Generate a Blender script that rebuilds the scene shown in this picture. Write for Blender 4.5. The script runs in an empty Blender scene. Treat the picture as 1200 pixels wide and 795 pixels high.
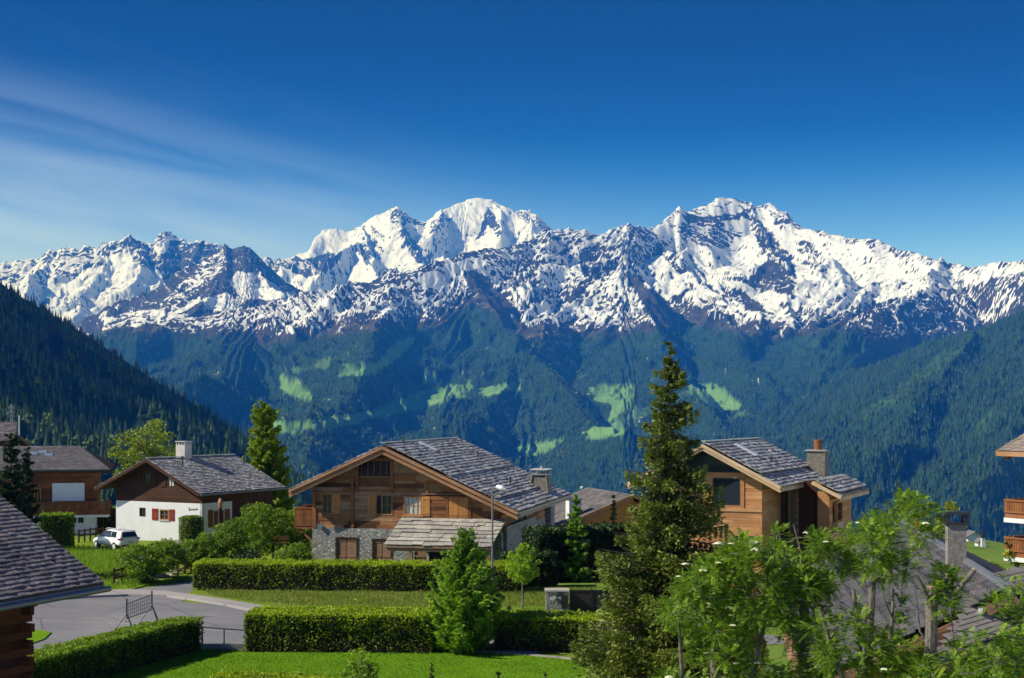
import bpy, math, random
import numpy as np
from mathutils import Vector, Matrix

C = bpy.context.scene.collection
SC = bpy.context.scene
R = math.radians
F = 1667.0        # focal length in photo pixels (1200 wide)
H0 = 482.0        # row of the horizon in the photograph
EYE = 11.0        # camera height above the road

# ------------------------------------------------------------------ camera
cam = bpy.data.cameras.new('camera'); camo = bpy.data.objects.new('camera', cam); C.objects.link(camo)
cam.sensor_width = 36.0; cam.lens = F * 36.0 / 1200.0
cam.shift_y = (H0 - 397.5) / 1200.0
cam.clip_start = 0.5; cam.clip_end = 90000
camo.location = (0, 0, EYE); camo.rotation_euler = (R(90), 0, 0)
SC.camera = camo

# ------------------------------------------------------------------ sky, sun, exposure
SUN_EL, SUN_A = 38.0, 100.0       # elevation, degrees to the left of the view direction
w = bpy.data.worlds.new('World'); SC.world = w; w.use_nodes = True
nt = w.node_tree; N = nt.nodes; Lk = nt.links
for n in list(N): N.remove(n)
out = N.new('ShaderNodeOutputWorld'); bg = N.new('ShaderNodeBackground')
sky = N.new('ShaderNodeTexSky'); sky.sky_type = 'NISHITA'; sky.sun_disc = False
sky.sun_elevation = R(SUN_EL); sky.sun_rotation = R(-SUN_A)
sky.altitude = 1500; sky.air_density = 1.0; sky.dust_density = 0.35; sky.ozone_density = 4.0
hs = N.new('ShaderNodeHueSaturation'); hs.inputs['Saturation'].default_value = 1.0; hs.inputs['Value'].default_value = 0.269
Lk.new(sky.outputs[0], hs.inputs['Color'])
gm = N.new('ShaderNodeGamma'); gm.inputs['Gamma'].default_value = 2.0
Lk.new(hs.outputs[0], gm.inputs['Color'])
# high thin cirrus, drawn on a far plane of the sky dome (direction / height)
tc = N.new('ShaderNodeTexCoord'); sep = N.new('ShaderNodeSeparateXYZ'); Lk.new(tc.outputs['Generated'], sep.inputs[0])
def M2(op, a, b, c=None):
    n = N.new('ShaderNodeMath'); n.operation = op
    for i, v in enumerate((a, b, c)):
        if v is None: continue
        if isinstance(v, (int, float)): n.inputs[i].default_value = v
        else: Lk.new(v, n.inputs[i])
    return n.outputs[0]
ac = M2('ADD', sep.outputs['Z'], M2('MULTIPLY', sep.outputs['X'], 0.21))      # across the streaks
al_ = M2('SUBTRACT', sep.outputs['X'], M2('MULTIPLY', sep.outputs['Z'], 0.21))  # along them
cb = N.new('ShaderNodeCombineXYZ'); Lk.new(M2('MULTIPLY', al_, 1.9), cb.inputs[0]); Lk.new(M2('MULTIPLY', ac, 17.0), cb.inputs[1]); Lk.new(sep.outputs['Y'], cb.inputs[2])
nz = N.new('ShaderNodeTexNoise'); nz.inputs['Scale'].default_value = 1.5; nz.inputs['Detail'].default_value = 8; nz.inputs['Roughness'].default_value = 0.52; nz.inputs['Distortion'].default_value = 0.35
Lk.new(cb.outputs[0], nz.inputs['Vector'])
mr = N.new('ShaderNodeMapRange'); mr.inputs['From Min'].default_value = 0.38; mr.inputs['From Max'].default_value = 0.64; mr.clamp = True
Lk.new(nz.outputs[0], mr.inputs[0])
lf = N.new('ShaderNodeMapRange'); lf.inputs['From Min'].default_value = 0.25; lf.inputs['From Max'].default_value = -0.33; lf.clamp = True; lf.interpolation_type = 'SMOOTHSTEP'
Lk.new(sep.outputs['X'], lf.inputs[0])
up = N.new('ShaderNodeMapRange'); up.inputs['From Min'].default_value = 0.20; up.inputs['From Max'].default_value = 0.035; up.clamp = True; up.interpolation_type = 'SMOOTHSTEP'
Lk.new(M2('ADD', ac, M2('MULTIPLY', M2('SUBTRACT', nz.outputs[0], 0.5), 0.05)), up.inputs[0])
veil = M2('MULTIPLY', M2('MULTIPLY', M2('ADD', M2('MULTIPLY', lf.outputs[0], 0.85), 0.10), up.outputs[0]), M2('ADD', M2('MULTIPLY', mr.outputs[0], 0.75), M2('MULTIPLY', up.outputs[0], 0.35)))
veil = M2('MINIMUM', M2('MULTIPLY', veil, 0.95), 0.85)
# paler towards the horizon, deepest a hand's breadth above the peaks, brighter again behind the camera and near the sun
el = N.new('ShaderNodeValToRGB'); Lk.new(M2('ADD', sep.outputs['Z'], 0.0), el.inputs[0]); e_ = el.color_ramp.elements
for q_ in range(7): e_.new(0.5)
for q_, (p_, c_) in enumerate([(0.0, (4.6, 3.4, 4.0)), (0.09, (3.9, 3.0, 3.6)), (0.135, (2.0, 1.95, 2.5)), (0.165, (0.62, 1.12, 1.62)), (0.19, (0.10, 0.56, 0.98)), (0.235, (0.01, 0.20, 0.42)), (0.29, (0.0, 0.06, 0.12)), (0.42, (0.04, 0.16, 0.28)), (0.7, (1.3, 1.3, 1.5))]): e_[q_].position = p_; e_[q_].color = (*c_, 1)
bk = N.new('ShaderNodeMapRange'); bk.inputs['From Min'].default_value = 0.80; bk.inputs['From Max'].default_value = 0.2; bk.inputs['To Min'].default_value = 1.0; bk.inputs['To Max'].default_value = 2.4; Lk.new(sep.outputs['Y'], bk.inputs[0])
g1 = N.new('ShaderNodeVectorMath'); g1.operation = 'MULTIPLY'; Lk.new(gm.outputs[0], g1.inputs[0]); Lk.new(el.outputs[0], g1.inputs[1])
g2 = N.new('ShaderNodeVectorMath'); g2.operation = 'SCALE'; Lk.new(g1.outputs[0], g2.inputs[0]); Lk.new(bk.outputs[0], g2.inputs['Scale'])
mx = N.new('ShaderNodeMix'); mx.data_type = 'RGBA'; Lk.new(veil, mx.inputs[0]); Lk.new(g2.outputs[0], mx.inputs[6]); mx.inputs[7].default_value = (3.9, 5.2, 8.6, 1)
Lk.new(mx.outputs[2], bg.inputs[0]); bg.inputs[1].default_value = 0.1
Lk.new(bg.outputs[0], out.inputs[0])

sl = bpy.data.lights.new('sun', 'SUN'); so = bpy.data.objects.new('sun', sl); C.objects.link(so)
sl.energy = 5.0; sl.angle = R(0.53); sl.color = (1.0, 0.96, 0.91)
sd = Vector((-math.sin(R(SUN_A)) * math.cos(R(SUN_EL)), math.cos(R(SUN_A)) * math.cos(R(SUN_EL)), math.sin(R(SUN_EL))))
so.rotation_euler = sd.to_track_quat('Z', 'Y').to_euler()
so.location = sd * 200

SC.view_settings.view_transform = 'Standard'; SC.view_settings.look = 'None'
SC.view_settings.exposure = 0.35; SC.view_settings.gamma = 1.0
SC.cycles.use_denoising = True; SC.cycles.volume_bounces = 0; SC.cycles.max_bounces = 6
SC.cycles.transparent_max_bounces = 8; SC.cycles.sample_clamp_indirect = 6

# ------------------------------------------------------------------ helpers
def P(px, py, D): return Vector(((px - 600) / F * D, D, EYE + (H0 - py) / F * D))
def G(px, py, z=0.0):
    D = (EYE - z) * F / (py - H0); return Vector(((px - 600) / F * D, D, z))

def tag(o, label=None, cat=None, group=None, kind=None):
    if label: o['label'] = label
    if cat: o['category'] = cat
    if group: o['group'] = group
    if kind: o['kind'] = kind
    return o

class MB:
    """collects boxes, tubes and loose faces and links them as ONE mesh; keeps a per-face value 'v' for colour variation"""
    def __init__(s): s.V = []; s.F = []; s.A = []; s.n = 0; s.M = []
    def raw(s, vs, fs, v=0.5, mi=0):
        s.V.extend([tuple(p) for p in vs]); s.F.extend([tuple(i + s.n for i in f) for f in fs]); s.n += len(vs)
        s.A.extend([v] * len(fs)); s.M.extend([mi] * len(fs)); return s
    def box(s, x0, x1, y0, y1, z0, z1, v=0.5, m=None, mi=0):
        vs = [Vector(p) for p in ((x0,y0,z0),(x1,y0,z0),(x1,y1,z0),(x0,y1,z0),(x0,y0,z1),(x1,y0,z1),(x1,y1,z1),(x0,y1,z1))]
        if m is not None: vs = [m @ p for p in vs]
        return s.raw(vs, [(0,3,2,1),(4,5,6,7),(0,1,5,4),(1,2,6,5),(2,3,7,6),(3,0,4,7)], v, mi)
    def beam(s, p, q, wd, ht, v=0.5, up=(0,0,1)):
        p = Vector(p); q = Vector(q); d = (q - p); L = d.length; d.normalize()
        upv = Vector(up)
        if abs(d.dot(upv)) > 0.99: upv = Vector((0, 1, 0))
        r = d.cross(upv).normalized(); u = r.cross(d)
        m = Matrix((( *d, 0), (*r, 0), (*u, 0), (0,0,0,1))).transposed(); m.translation = p
        return s.box(0, L, -wd/2, wd/2, -ht/2, ht/2, v, m)
    def tube(s, pts, rad, seg=8, v=0.5, cap=True):
        pts = [Vector(p) for p in pts]; rad = rad if hasattr(rad, '__len__') else [rad] * len(pts)
        vs = []; n = len(pts)
        for i, p in enumerate(pts):
            d = (pts[min(i+1, n-1)] - pts[max(i-1, 0)]).normalized()
            a = Vector((1,0,0)) if abs(d.x) < 0.8 else Vector((0,1,0))
            r = d.cross(a).normalized(); u = d.cross(r)
            for k in range(seg):
                t = 2*math.pi*k/seg; vs.append(p + (r*math.cos(t) + u*math.sin(t)) * rad[i])
        fs = [(i*seg+k, i*seg+(k+1)%seg, (i+1)*seg+(k+1)%seg, (i+1)*seg+k) for i in range(n-1) for k in range(seg)]
        if cap: fs += [tuple(range(seg-1, -1, -1)), tuple(range((n-1)*seg, n*seg))]
        return s.raw(vs, fs, v)
    def prism(s, poly, axis, a0, a1, v=0.5):
        """poly: 2-D outline; axis 'x' -> poly is (y,z), 'y' -> (x,z), 'z' -> (x,y)"""
        n = len(poly)
        def mk(p, a): return {'x': (a, p[0], p[1]), 'y': (p[0], a, p[1]), 'z': (p[0], p[1], a)}[axis]
        vs = [mk(p, a0) for p in poly] + [mk(p, a1) for p in poly]
        fs = [tuple(range(n-1, -1, -1)), tuple(range(n, 2*n))] + [(i, (i+1)%n, (i+1)%n+n, i+n) for i in range(n)]
        return s.raw(vs, fs, v)
    def build(s, name, mat, parent=None, smooth=False, mats=None):
        me = bpy.data.meshes.new(name); me.from_pydata(s.V, [], s.F); 
        at = me.attributes.new('v', 'FLOAT', 'FACE'); at.data.foreach_set('value', s.A)
        for m in (mats or [mat]): me.materials.append(m)
        if mats: me.polygons.foreach_set('material_index', s.M)
        if smooth: me.polygons.foreach_set('use_smooth', [True] * len(s.F))
        me.update(); me.validate()
        o = bpy.data.objects.new(name, me); C.objects.link(o)
        if parent is not None: o.parent = parent
        return o

def np_mesh(name, V, Fq, mat, attrs=None, smooth=False, face_attrs=None):
    """fast mesh from numpy arrays; Fq is (n,3) or (n,4)"""
    me = bpy.data.meshes.new(name); k = Fq.shape[1]
    me.vertices.add(len(V)); me.vertices.foreach_set('co', V.astype(np.float32).ravel())
    me.loops.add(Fq.size); me.loops.foreach_set('vertex_index', Fq.astype(np.int32).ravel())
    me.polygons.add(len(Fq)); me.polygons.foreach_set('loop_start', np.arange(0, Fq.size, k, dtype=np.int32))
    me.update(calc_edges=True)
    for nm, a in (attrs or {}).items():
        at = me.attributes.new(nm, 'FLOAT', 'POINT'); at.data.foreach_set('value', a.astype(np.float32).ravel())
    for nm, a in (face_attrs or {}).items():
        at = me.attributes.new(nm, 'FLOAT', 'FACE'); at.data.foreach_set('value', a.astype(np.float32).ravel())
    if smooth: me.polygons.foreach_set('use_smooth', np.ones(len(Fq), dtype=bool))
    if mat: me.materials.append(mat)
    return me
def link_mesh(name, me, parent=None, loc=(0,0,0)):
    o = bpy.data.objects.new(name, me); C.objects.link(o); o.location = loc
    if parent is not None: o.parent = parent
    return o
def empty(name, loc=(0,0,0), rz=0.0):
    o = bpy.data.objects.new(name, None); C.objects.link(o); o.location = loc; o.rotation_euler = (0,0,rz); o.empty_display_size = 0.3
    return o

# ---- noise in numpy
_rs = np.random.RandomState(7); _perm = np.tile(_rs.permutation(512), 3); _ga = _rs.rand(512) * 2 * np.pi
_gx, _gy = np.cos(_ga), np.sin(_ga)
def perlin(x, y):
    xi = np.floor(x).astype(np.int64); yi = np.floor(y).astype(np.int64); xf = x - xi; yf = y - yi
    xi &= 511; yi &= 511
    u = xf*xf*xf*(xf*(xf*6-15)+10); v = yf*yf*yf*(yf*(yf*6-15)+10)
    def g(i, j, dx, dy):
        h = _perm[_perm[i & 511] + (j & 511)]; return _gx[h]*dx + _gy[h]*dy
    n00 = g(xi, yi, xf, yf); n10 = g(xi+1, yi, xf-1, yf); n01 = g(xi, yi+1, xf, yf-1); n11 = g(xi+1, yi+1, xf-1, yf-1)
    a = n00 + u*(n10-n00); b = n01 + u*(n11-n01); return (a + v*(b-a)) * 1.5
def fbm(x, y, oct=5, gain=0.5, lac=2.03):
    s = 0; a = 1.0; t = 0
    for i in range(oct):
        s = s + a*perlin(x + 17.3*i, y + 9.1*i); t += a; a *= gain; x = x*lac; y = y*lac
    return s/t
def ridged(x, y, oct=5, gain=0.55, lac=2.07):
    s = 0; a = 1.0; t = 0; w_ = 1.0
    for i in range(oct):
        n = 1 - np.abs(perlin(x + 31.7*i, y + 3.3*i)) * 1.5
        n = np.clip(n, 0, 1)**2; s = s + a*n*w_; t += a; w_ = np.clip(n*1.6, 0, 1); a *= gain; x = x*lac; y = y*lac
    return s/t
def sstep(a, b, x):
    t = np.clip((x-a)/(b-a), 0, 1); return t*t*(3-2*t)

# ---- materials
def new_mat(name):
    m = bpy.data.materials.new(name); m.use_nodes = True; nt = m.node_tree
    b = nt.nodes['Principled BSDF']; b.inputs['Specular IOR Level'].default_value = 0.25
    return m, nt, b
def nmath(nt, op, a, b=None, clamp=False):
    n = nt.nodes.new('ShaderNodeMath'); n.operation = op; n.use_clamp = clamp
    for i, v in enumerate((a, b)):
        if v is None: continue
        if isinstance(v, (int, float)): n.inputs[i].default_value = v
        else: nt.links.new(v, n.inputs[i])
    return n.outputs[0]
def nnoise(nt, scale, detail=4, rough=0.55, vec=None, dist=0.0):
    n = nt.nodes.new('ShaderNodeTexNoise'); n.inputs['Scale'].default_value = scale; n.inputs['Detail'].default_value = detail
    n.inputs['Roughness'].default_value = rough; n.inputs['Distortion'].default_value = dist
    if vec is not None: nt.links.new(vec, n.inputs['Vector'])
    return n.outputs[0]
def ncoord(nt, kind='Object', scale=(1,1,1), rot=(0,0,0)):
    t = nt.nodes.new('ShaderNodeTexCoord'); m = nt.nodes.new('ShaderNodeMapping'); nt.links.new(t.outputs[kind], m.inputs[0])
    m.inputs['Scale'].default_value = scale; m.inputs['Rotation'].default_value = rot; return m.outputs[0]
def nramp(nt, fac, stops):
    r = nt.nodes.new('ShaderNodeValToRGB'); nt.links.new(fac, r.inputs[0]); e = r.color_ramp.elements
    while len(e) < len(stops): e.new(0.5)
    for i, (p, c) in enumerate(stops): e[i].position = p; e[i].color = (*c, 1)
    return r.outputs[0]
def nattr(nt, name):
    a = nt.nodes.new('ShaderNodeAttribute'); a.attribute_name = name; return a.outputs['Fac']
def nmix(nt, fac, a, b, mode='MIX'):
    n = nt.nodes.new('ShaderNodeMix'); n.data_type = 'RGBA'; n.blend_type = mode; n.clamp_factor = True
    for i, v in ((0, fac), (6, a), (7, b)):
        if isinstance(v, (int, float)): n.inputs[i].default_value = v
        elif isinstance(v, tuple): n.inputs[i].default_value = (*v, 1)
        else: nt.links.new(v, n.inputs[i])
    return n.outputs[2]
def nbump(nt, b, h, strength=0.4, dist=0.05):
    n = nt.nodes.new('ShaderNodeBump'); n.inputs['Strength'].default_value = strength; n.inputs['Distance'].default_value = dist
    nt.links.new(h, n.inputs['Height']); nt.links.new(n.outputs[0], b.inputs['Normal'])
def sc3(c, k): return tuple(min(1, x*k) for x in c)

def mat_simple(name, col, rough=0.7, metal=0.0, var=0.25, scale=6.0, bump=0.0, spec=0.25):
    m, nt, b = new_mat(name); n = nnoise(nt, scale, 5, 0.6, ncoord(nt))
    nt.links.new(nramp(nt, n, [(0.25, sc3(col, 1-var)), (0.75, sc3(col, 1+var))]), b.inputs['Base Color'])
    b.inputs['Roughness'].default_value = rough; b.inputs['Metallic'].default_value = metal; b.inputs['Specular IOR Level'].default_value = spec
    if bump: nbump(nt, b, n, bump, 0.03)
    return m
def mat_v(name, cols, rough=0.8, grain=(1.5, 20, 20), gvar=0.5, bump=0.3, spec=0.2):
    """colour picked per face by attribute v, then weathered by stretched noise"""
    m, nt, b = new_mat(name); c = nramp(nt, nattr(nt, 'v'), [(i/(len(cols)-1), k) for i, k in enumerate(cols)])
    n = nnoise(nt, 1.0, 6, 0.65, ncoord(nt, 'Object', grain)); n2 = nnoise(nt, 0.55, 4, 0.6, ncoord(nt))
    c = nmix(nt, 1.0, c, nramp(nt, n, [(0.3, (1-gvar,)*3), (0.7, (1.0+gvar*0.4,)*3)]), 'MULTIPLY')
    c = nmix(nt, 1.0, c, nramp(nt, n2, [(0.3, (0.7,)*3), (0.7, (1.15,)*3)]), 'MULTIPLY')
    nt.links.new(c, b.inputs['Base Color']); b.inputs['Roughness'].default_value = rough; b.inputs['Specular IOR Level'].default_value = spec
    if bump: nbump(nt, b, n, bump, 0.02)
    return m
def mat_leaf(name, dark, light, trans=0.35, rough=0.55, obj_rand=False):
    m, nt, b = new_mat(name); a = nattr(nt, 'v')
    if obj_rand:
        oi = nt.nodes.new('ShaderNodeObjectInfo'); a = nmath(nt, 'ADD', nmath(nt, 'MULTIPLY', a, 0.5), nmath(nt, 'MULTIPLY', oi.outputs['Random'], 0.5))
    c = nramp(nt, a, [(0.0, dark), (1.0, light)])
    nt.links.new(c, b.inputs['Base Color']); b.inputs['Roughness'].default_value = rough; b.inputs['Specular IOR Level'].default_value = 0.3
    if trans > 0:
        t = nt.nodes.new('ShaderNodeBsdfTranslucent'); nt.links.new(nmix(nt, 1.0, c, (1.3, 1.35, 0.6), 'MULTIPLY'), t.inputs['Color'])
        ms = nt.nodes.new('ShaderNodeMixShader'); ms.inputs[0].default_value = trans
        nt.links.new(b.outputs[0], ms.inputs[1]); nt.links.new(t.outputs[0], ms.inputs[2])
        nt.links.new(ms.outputs[0], nt.nodes['Material Output'].inputs['Surface'])
    return m
# ================================================================== TERRAIN
def interp_px(tab, px, j):
    t = np.array(tab, dtype=float); return np.interp(px, t[:, 0], t[:, j])
def seg_ridges(X, Y, ridges, soft):
    """height of the highest ridge flank over every point; a ridge is a list of (px,py,D_km,slope)"""
    best = np.full(X.shape, -1e6)
    for rd in ridges:
        sl = rd[0]; pts = [P(a, b, d*1000) for a, b, d in rd[1:]]
        for p, q in zip(pts[:-1], pts[1:]):
            dx, dy = q.x-p.x, q.y-p.y; L2 = dx*dx+dy*dy
            t = np.clip(((X-p.x)*dx + (Y-p.y)*dy)/L2, 0, 1)
            ox, oy = X-(p.x+t*dx), Y-(p.y+t*dy); d = np.hypot(ox, oy); k = sstep(-0.6, 0.6, ox/(d+1e-6)); s_ = sl*0.85*(1-k) + sl*1.75*k
            z = p.z + t*(q.z-p.z) - s_*d*(1 - 0.22*np.clip(d/1500, 0, 1))
            best = np.maximum(best, z)
    return best

class Terrain:
    def __init__(s, name, px0, px1, nc, Ys, sky, ridges, foot, power, amp, lam, seed, jag=0.0, back=0.7, lift=0.0, gul=0.35, band=0.38, cw=0.05):
        """sky: list of (px, py, D_km) crest; foot (Y_m, z_m); amp/lam noise"""
        u = np.linspace(px0, px1, nc); s.u = (u-600)/F; s.Ys = np.array(Ys, float)
        PX, YY = np.meshgrid(u, s.Ys); U = (PX-600)/F; X = U*YY
        wx = X + 260*fbm(X/1700+seed, YY/1700, 3)*lam/1000 + 60*fbm(X/350+seed, YY/350, 2)*lam/1000
        wy = YY + 260*fbm(X/1700+seed+40, YY/1700, 3)*lam/1000 + 60*fbm(X/350+seed, YY/350+9, 2)*lam/1000
        py = interp_px(sky, PX, 1); Dc = interp_px(sky, PX, 2)*1000
        Zc = EYE + (H0-py)/F*Dc
        t = (YY-foot[0])/(Dc-foot[0]); tt = np.clip(t, 0, 1)
        base = foot[1] + (Zc-foot[1]) * (tt**power)
        base = np.where(t > 1, Zc - (YY-Dc)*back, base)
        nearc = np.exp(-((YY-Dc)/(cw*Dc))**2)
        rn = ridged(wx/lam+seed, wy/lam, 6, 0.46); fn = fbm(X/(lam*0.3)+seed, YY/(lam*0.3), 6, 0.6)
        h = base - lift*(1-nearc) + (amp*(rn-0.45) + amp*0.16*fn)*(1-0.82*nearc)
        # rock bands and ribs running obliquely across the faces
        ph = np.radians(np.interp(PX, [-300,150,260,300,520,548,600,625,728,744,800,870,950,1010,1070,1200,1400], [15,25,30,-35,30,-45,-42,18,36,-48,-40,-50,-45,-22,-8,16,16]))
        hz = h*1.9; cx = X*np.cos(ph)+hz*np.sin(ph); cz = -X*np.sin(ph)+hz*np.cos(ph)
        bn = ridged(cx/(lam*0.62)+seed*3, cz/(lam*0.17)+0.5*fn, 5, 0.6); s.bands = bn
        sk = D_ = YY.mean()/10000.0; fine = ridged(cx/(130*sk)+seed*5+1.3*fn, cz/(30*sk)+0.8*fn, 3, 0.6)
        s.streak = 0.9*fine + 0.7*ridged(cx/(lam*0.22)+seed*7+1.3*fn, cz/(lam*0.05)+.8*fn, 3, .6) + 0.35*bn + 0.30*fbm(cx/(60*sk), cz/(40*sk)+seed, 3, 0.65)
        h = h + .62*band*amp*(bn-0.45)*(1-0.75*nearc) + 5*sk*(fine-.4)*(1-.5*nearc)
        # gullies that run down the slope (long in Y, short across)
        g = ridged(U*9000/(lam*0.16)+seed+0.4*fbm(X/600, YY/600+seed, 3), wy/(lam*1.5), 4, 0.6)
        h = h + gul*amp*0.32*(g-0.4)*(1-0.6*nearc)*sstep(0.1, 0.4, t)
        if ridges:
            h2 = seg_ridges(wx*0.35+X*0.65, wy*0.35+YY*0.65, ridges, 60) + 0.42*amp*(rn-0.45) + amp*0.14*fn + 0.25*amp*(bn-.45) + gul*amp*0.25*(g-0.4)
            h = np.maximum(h, h2)
        # crest jaggedness
        if jag: h = h + jag*nearc*(0.6*fbm(X/120+seed, YY/500, 5, 0.62) + 0.4*ridged(X/300+seed, YY/800, 4, .6)-0.15)
        # never rise above the traced skyline in front of the crest
        s.PX, s.X, s.Y, s.Z = PX, X, YY, h; s.Zc = Zc; s.t = t; s.name = name; s.sky = sky
        gy, gx = np.gradient(h, axis=0), np.gradient(h, axis=1)
        dxx = np.gradient(X, axis=1); dyy = np.gradient(YY, axis=0)
        s.sx = gx/dxx; s.sy = gy/dyy; s.slope = np.hypot(s.sx, s.sy)
        s.PY = H0 - (h-EYE)/YY*F
    def mesh(s, mat, attrs):
        nr, nc = s.X.shape; V = np.stack([s.X, s.Y, s.Z], -1).reshape(-1, 3)
        i = np.arange(nr*nc).reshape(nr, nc)
        Fq = np.stack([i[:-1, :-1], i[:-1, 1:], i[1:, 1:], i[1:, :-1]], -1).reshape(-1, 4)
        me = np_mesh(s.name, V, Fq, mat, attrs, smooth=True); o = link_mesh(s.name, me); o['kind'] = 'structure'; return o
    def visible(s):
        """mask of grid points seen from the village (nothing nearer in the same column rises higher)"""
        ang = (s.Z-EYE)/s.Y; m = np.maximum.accumulate(ang, axis=0); return ang >= m - 0.004

def inpoly(px, py, poly):
    r = np.zeros(px.shape, bool); n = len(poly)
    for i in range(n):
        x0, y0 = poly[i]; x1, y1 = poly[(i+1) % n]
        c = ((y0 > py) != (y1 > py)) & (px < (x1-x0)*(py-y0)/((y1-y0) or 1e-9)+x0); r ^= c
    return r

def mat_mountain():
    m, nt, b = new_mat('mountain_ground')
    geo = nt.nodes.new('ShaderNodeNewGeometry'); pos = geo.outputs['Position']
    n1 = nnoise(nt, 0.016, 9, 0.72, pos); n2 = nnoise(nt, 0.0022, 6, 0.6, pos)
    snow = nattr(nt, 'snow')
    f = nmath(nt, 'ADD', snow, nmath(nt, 'MULTIPLY', nmath(nt, 'SUBTRACT', n1, 0.5), 0.8))
    f = nramp(nt, f, [(0.44, (0,)*3), (0.58, (1,)*3)])
    rock = nramp(nt, n1, [(0.3, (0.014, 0.015, 0.018)), (0.55, (0.038, 0.035, 0.035)), (0.72, (0.10, 0.080, 0.066))])
    alp = nramp(nt, n1, [(0.3, (0.045, 0.042, 0.016)), (0.7, (0.13, 0.12, 0.04))])
    woods = nramp(nt, n1, [(0.3, (0.006, 0.020, 0.006)), (0.7, (0.022, 0.055, 0.012))])
    mead = nramp(nt, n2, [(0.3, (0.085, 0.19, 0.05)), (0.7, (0.145, 0.27, 0.075))])
    c = nmix(nt, nattr(nt, 'alp'), rock, alp)
    c = nmix(nt, nattr(nt, 'wood'), c, woods)
    c = nmix(nt, nattr(nt, 'meadow'), c, mead)
    c = nmix(nt, f, c, (0.56, 0.60, 0.67))
    nt.links.new(c, b.inputs['Base Color']); b.inputs['Roughness'].default_value = 0.8; b.inputs['Specular IOR Level'].default_value = 0.05
    nbump(nt, b, n1, 0.6, 14.0)
    return m
M_MTN = mat_mountain()

def uniform(A):
    r = np.empty(A.size); r[np.argsort(A.ravel())] = np.linspace(0, 1, A.size); return r.reshape(A.shape)
def snow_cover(T, patches, base, line=None, soft=16, steep0=1.1, seed=1, crest=.42):
    """share of bare rock over the face (traced cliffs, ribs and the ragged lower edge of the snow), broken up by streaky noise"""
    D0 = T.Y.mean(); wx = T.PX+5*fbm(T.X/(D0*.02)+seed, T.Z/(D0*.01), 4, .6); wy = T.PY+3.5*fbm(T.X/(D0*.018)+seed+9, T.Z/(D0*.01), 4, .6)
    p = np.full(T.X.shape, base) + .35*sstep(steep0, steep0+.6, T.slope)
    for pct, poly in patches:
        p = np.where(inpoly(wx, wy, poly), pct, p)
    if line is not None:
        ly = interp_px(line, T.PX, 1) + 9*fbm(T.X/600+seed, T.Z/300, 4, .6)
        p = np.maximum(p, sstep(-soft*1.6, soft*.5, T.PY-ly))
    ck = interp_px(T.sky, T.PX, 1); p = np.where((T.t > .93)&(T.PY-ck < 7+4*np.sin(T.PX*.21)), np.maximum(p, crest), p)
    n = uniform(T.streak); T.below = (T.PY-ly) if line is not None else T.PY*0-99
    return np.clip(.5+(n-p)*2.8, 0, 1)
# --- far left range, the great glacier dome, the dark pyramid
far_left = Terrain('snowy_mountain', -260, 400, 560, np.linspace(10500, 16200, 300),
    [(-260,318,15),(0,307,15),(20,304,15),(50,302,15),(62,296,15),(75,291,15),(95,293,15),(112,289,15),(122,293,15),(130,286,15),(148,279,15),(158,281,15),(166,283,15),(176,290,15),(185,278,15),(200,271,15.2),(212,279,15.2),(222,285,15),(232,281,15),(250,287,15),(275,292,15),(310,299,15),(345,306,15),(400,320,15)],
    [(.75,(130,288,15),(128,310,14.4),(105,340,13.6),(90,370,12.8)),(.85,(200,272,15.2),(190,300,14.6),(185,330,14.0)),(.8,(158,281,15),(165,310,14.2),(150,335,13.6)),(.7,(60,297,15),(40,330,14),(30,360,13)),(.8,(232,281,15),(225,320,14.2),(215,350,13.5))],
    (10500, 520), 1.35, 360, 1500, 3.1, jag=110, lift=260)
dome = Terrain('glacier_mountain', 250, 800, 560, np.linspace(12200, 18600, 320),
    [(250,330,16),(300,312,16),(345,301,16.5),(362,293,16.5),(370,276,16.8),(380,269,17),(395,267,17),(408,271,17),(420,266,17),(440,254,17),(458,247,17),(466,243,17),(474,248,17),(484,256,17),(498,261,17),(508,257,17),(520,247,17.2),(535,238,17.4),(547,233,17.5),(565,233,17.5),(577,234,17.5),(586,240,17.4),(594,243,17.3),(604,247,17.3),(614,246,17.2),(628,252,17),(637,259,17),(648,270,17),(662,280,16.5),(700,292,16),(800,320,16)],
    [(1.0,(466,243,17),(478,268,16.4),(492,292,15.8),(500,315,15.2)),(1.0,(577,234,17.5),(581,258,16.9),(588,280,16.2)),(0.9,(425,262,17),(436,285,16.2),(440,305,15.6)),(1.0,(520,250,17),(512,275,16.3)),(1.1,(614,246,17.2),(618,268,16.6),(640,280,16)),(1.1,(330,322,14.4),(347,301,14.4),(356,310,14.4),(372,300,14.3),(384,296,14.3),(400,290,14.6),(424,287,15)),(1.1,(384,296,14.3),(372,322,13.8)),(1.1,(415,288,15),(440,318,14.2),(455,335,13.6))],
    (12200, 700), 1.15, 260, 1900, 8.4, jag=45, lift=330, cw=.035)
pyramid = Terrain('rocky_mountain', 90, 480, 420, np.linspace(10200, 12900, 240),
    [(90,420,12),(150,386,12),(180,363,12),(215,331,12),(232,315,12),(243,303,12),(255,294,12),(265,287,12),(272,292,12),(279,291,12),(286,287,12),(293,289,12),(300,296,12),(315,312,12),(335,331,12),(350,340,12),(400,352,12),(480,372,12)],
    [(0.75,(266,287,12),(262,315,11.7),(252,340,11.3),(232,366,10.8)),(0.85,(293,289,12),(312,325,11.6),(330,345,11.2)),(0.9,(240,308,12),(215,345,11.6),(185,375,11.2))],
    (10200, 640), 1.15, 150, 900, 5.7, jag=40, lift=120)

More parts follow.
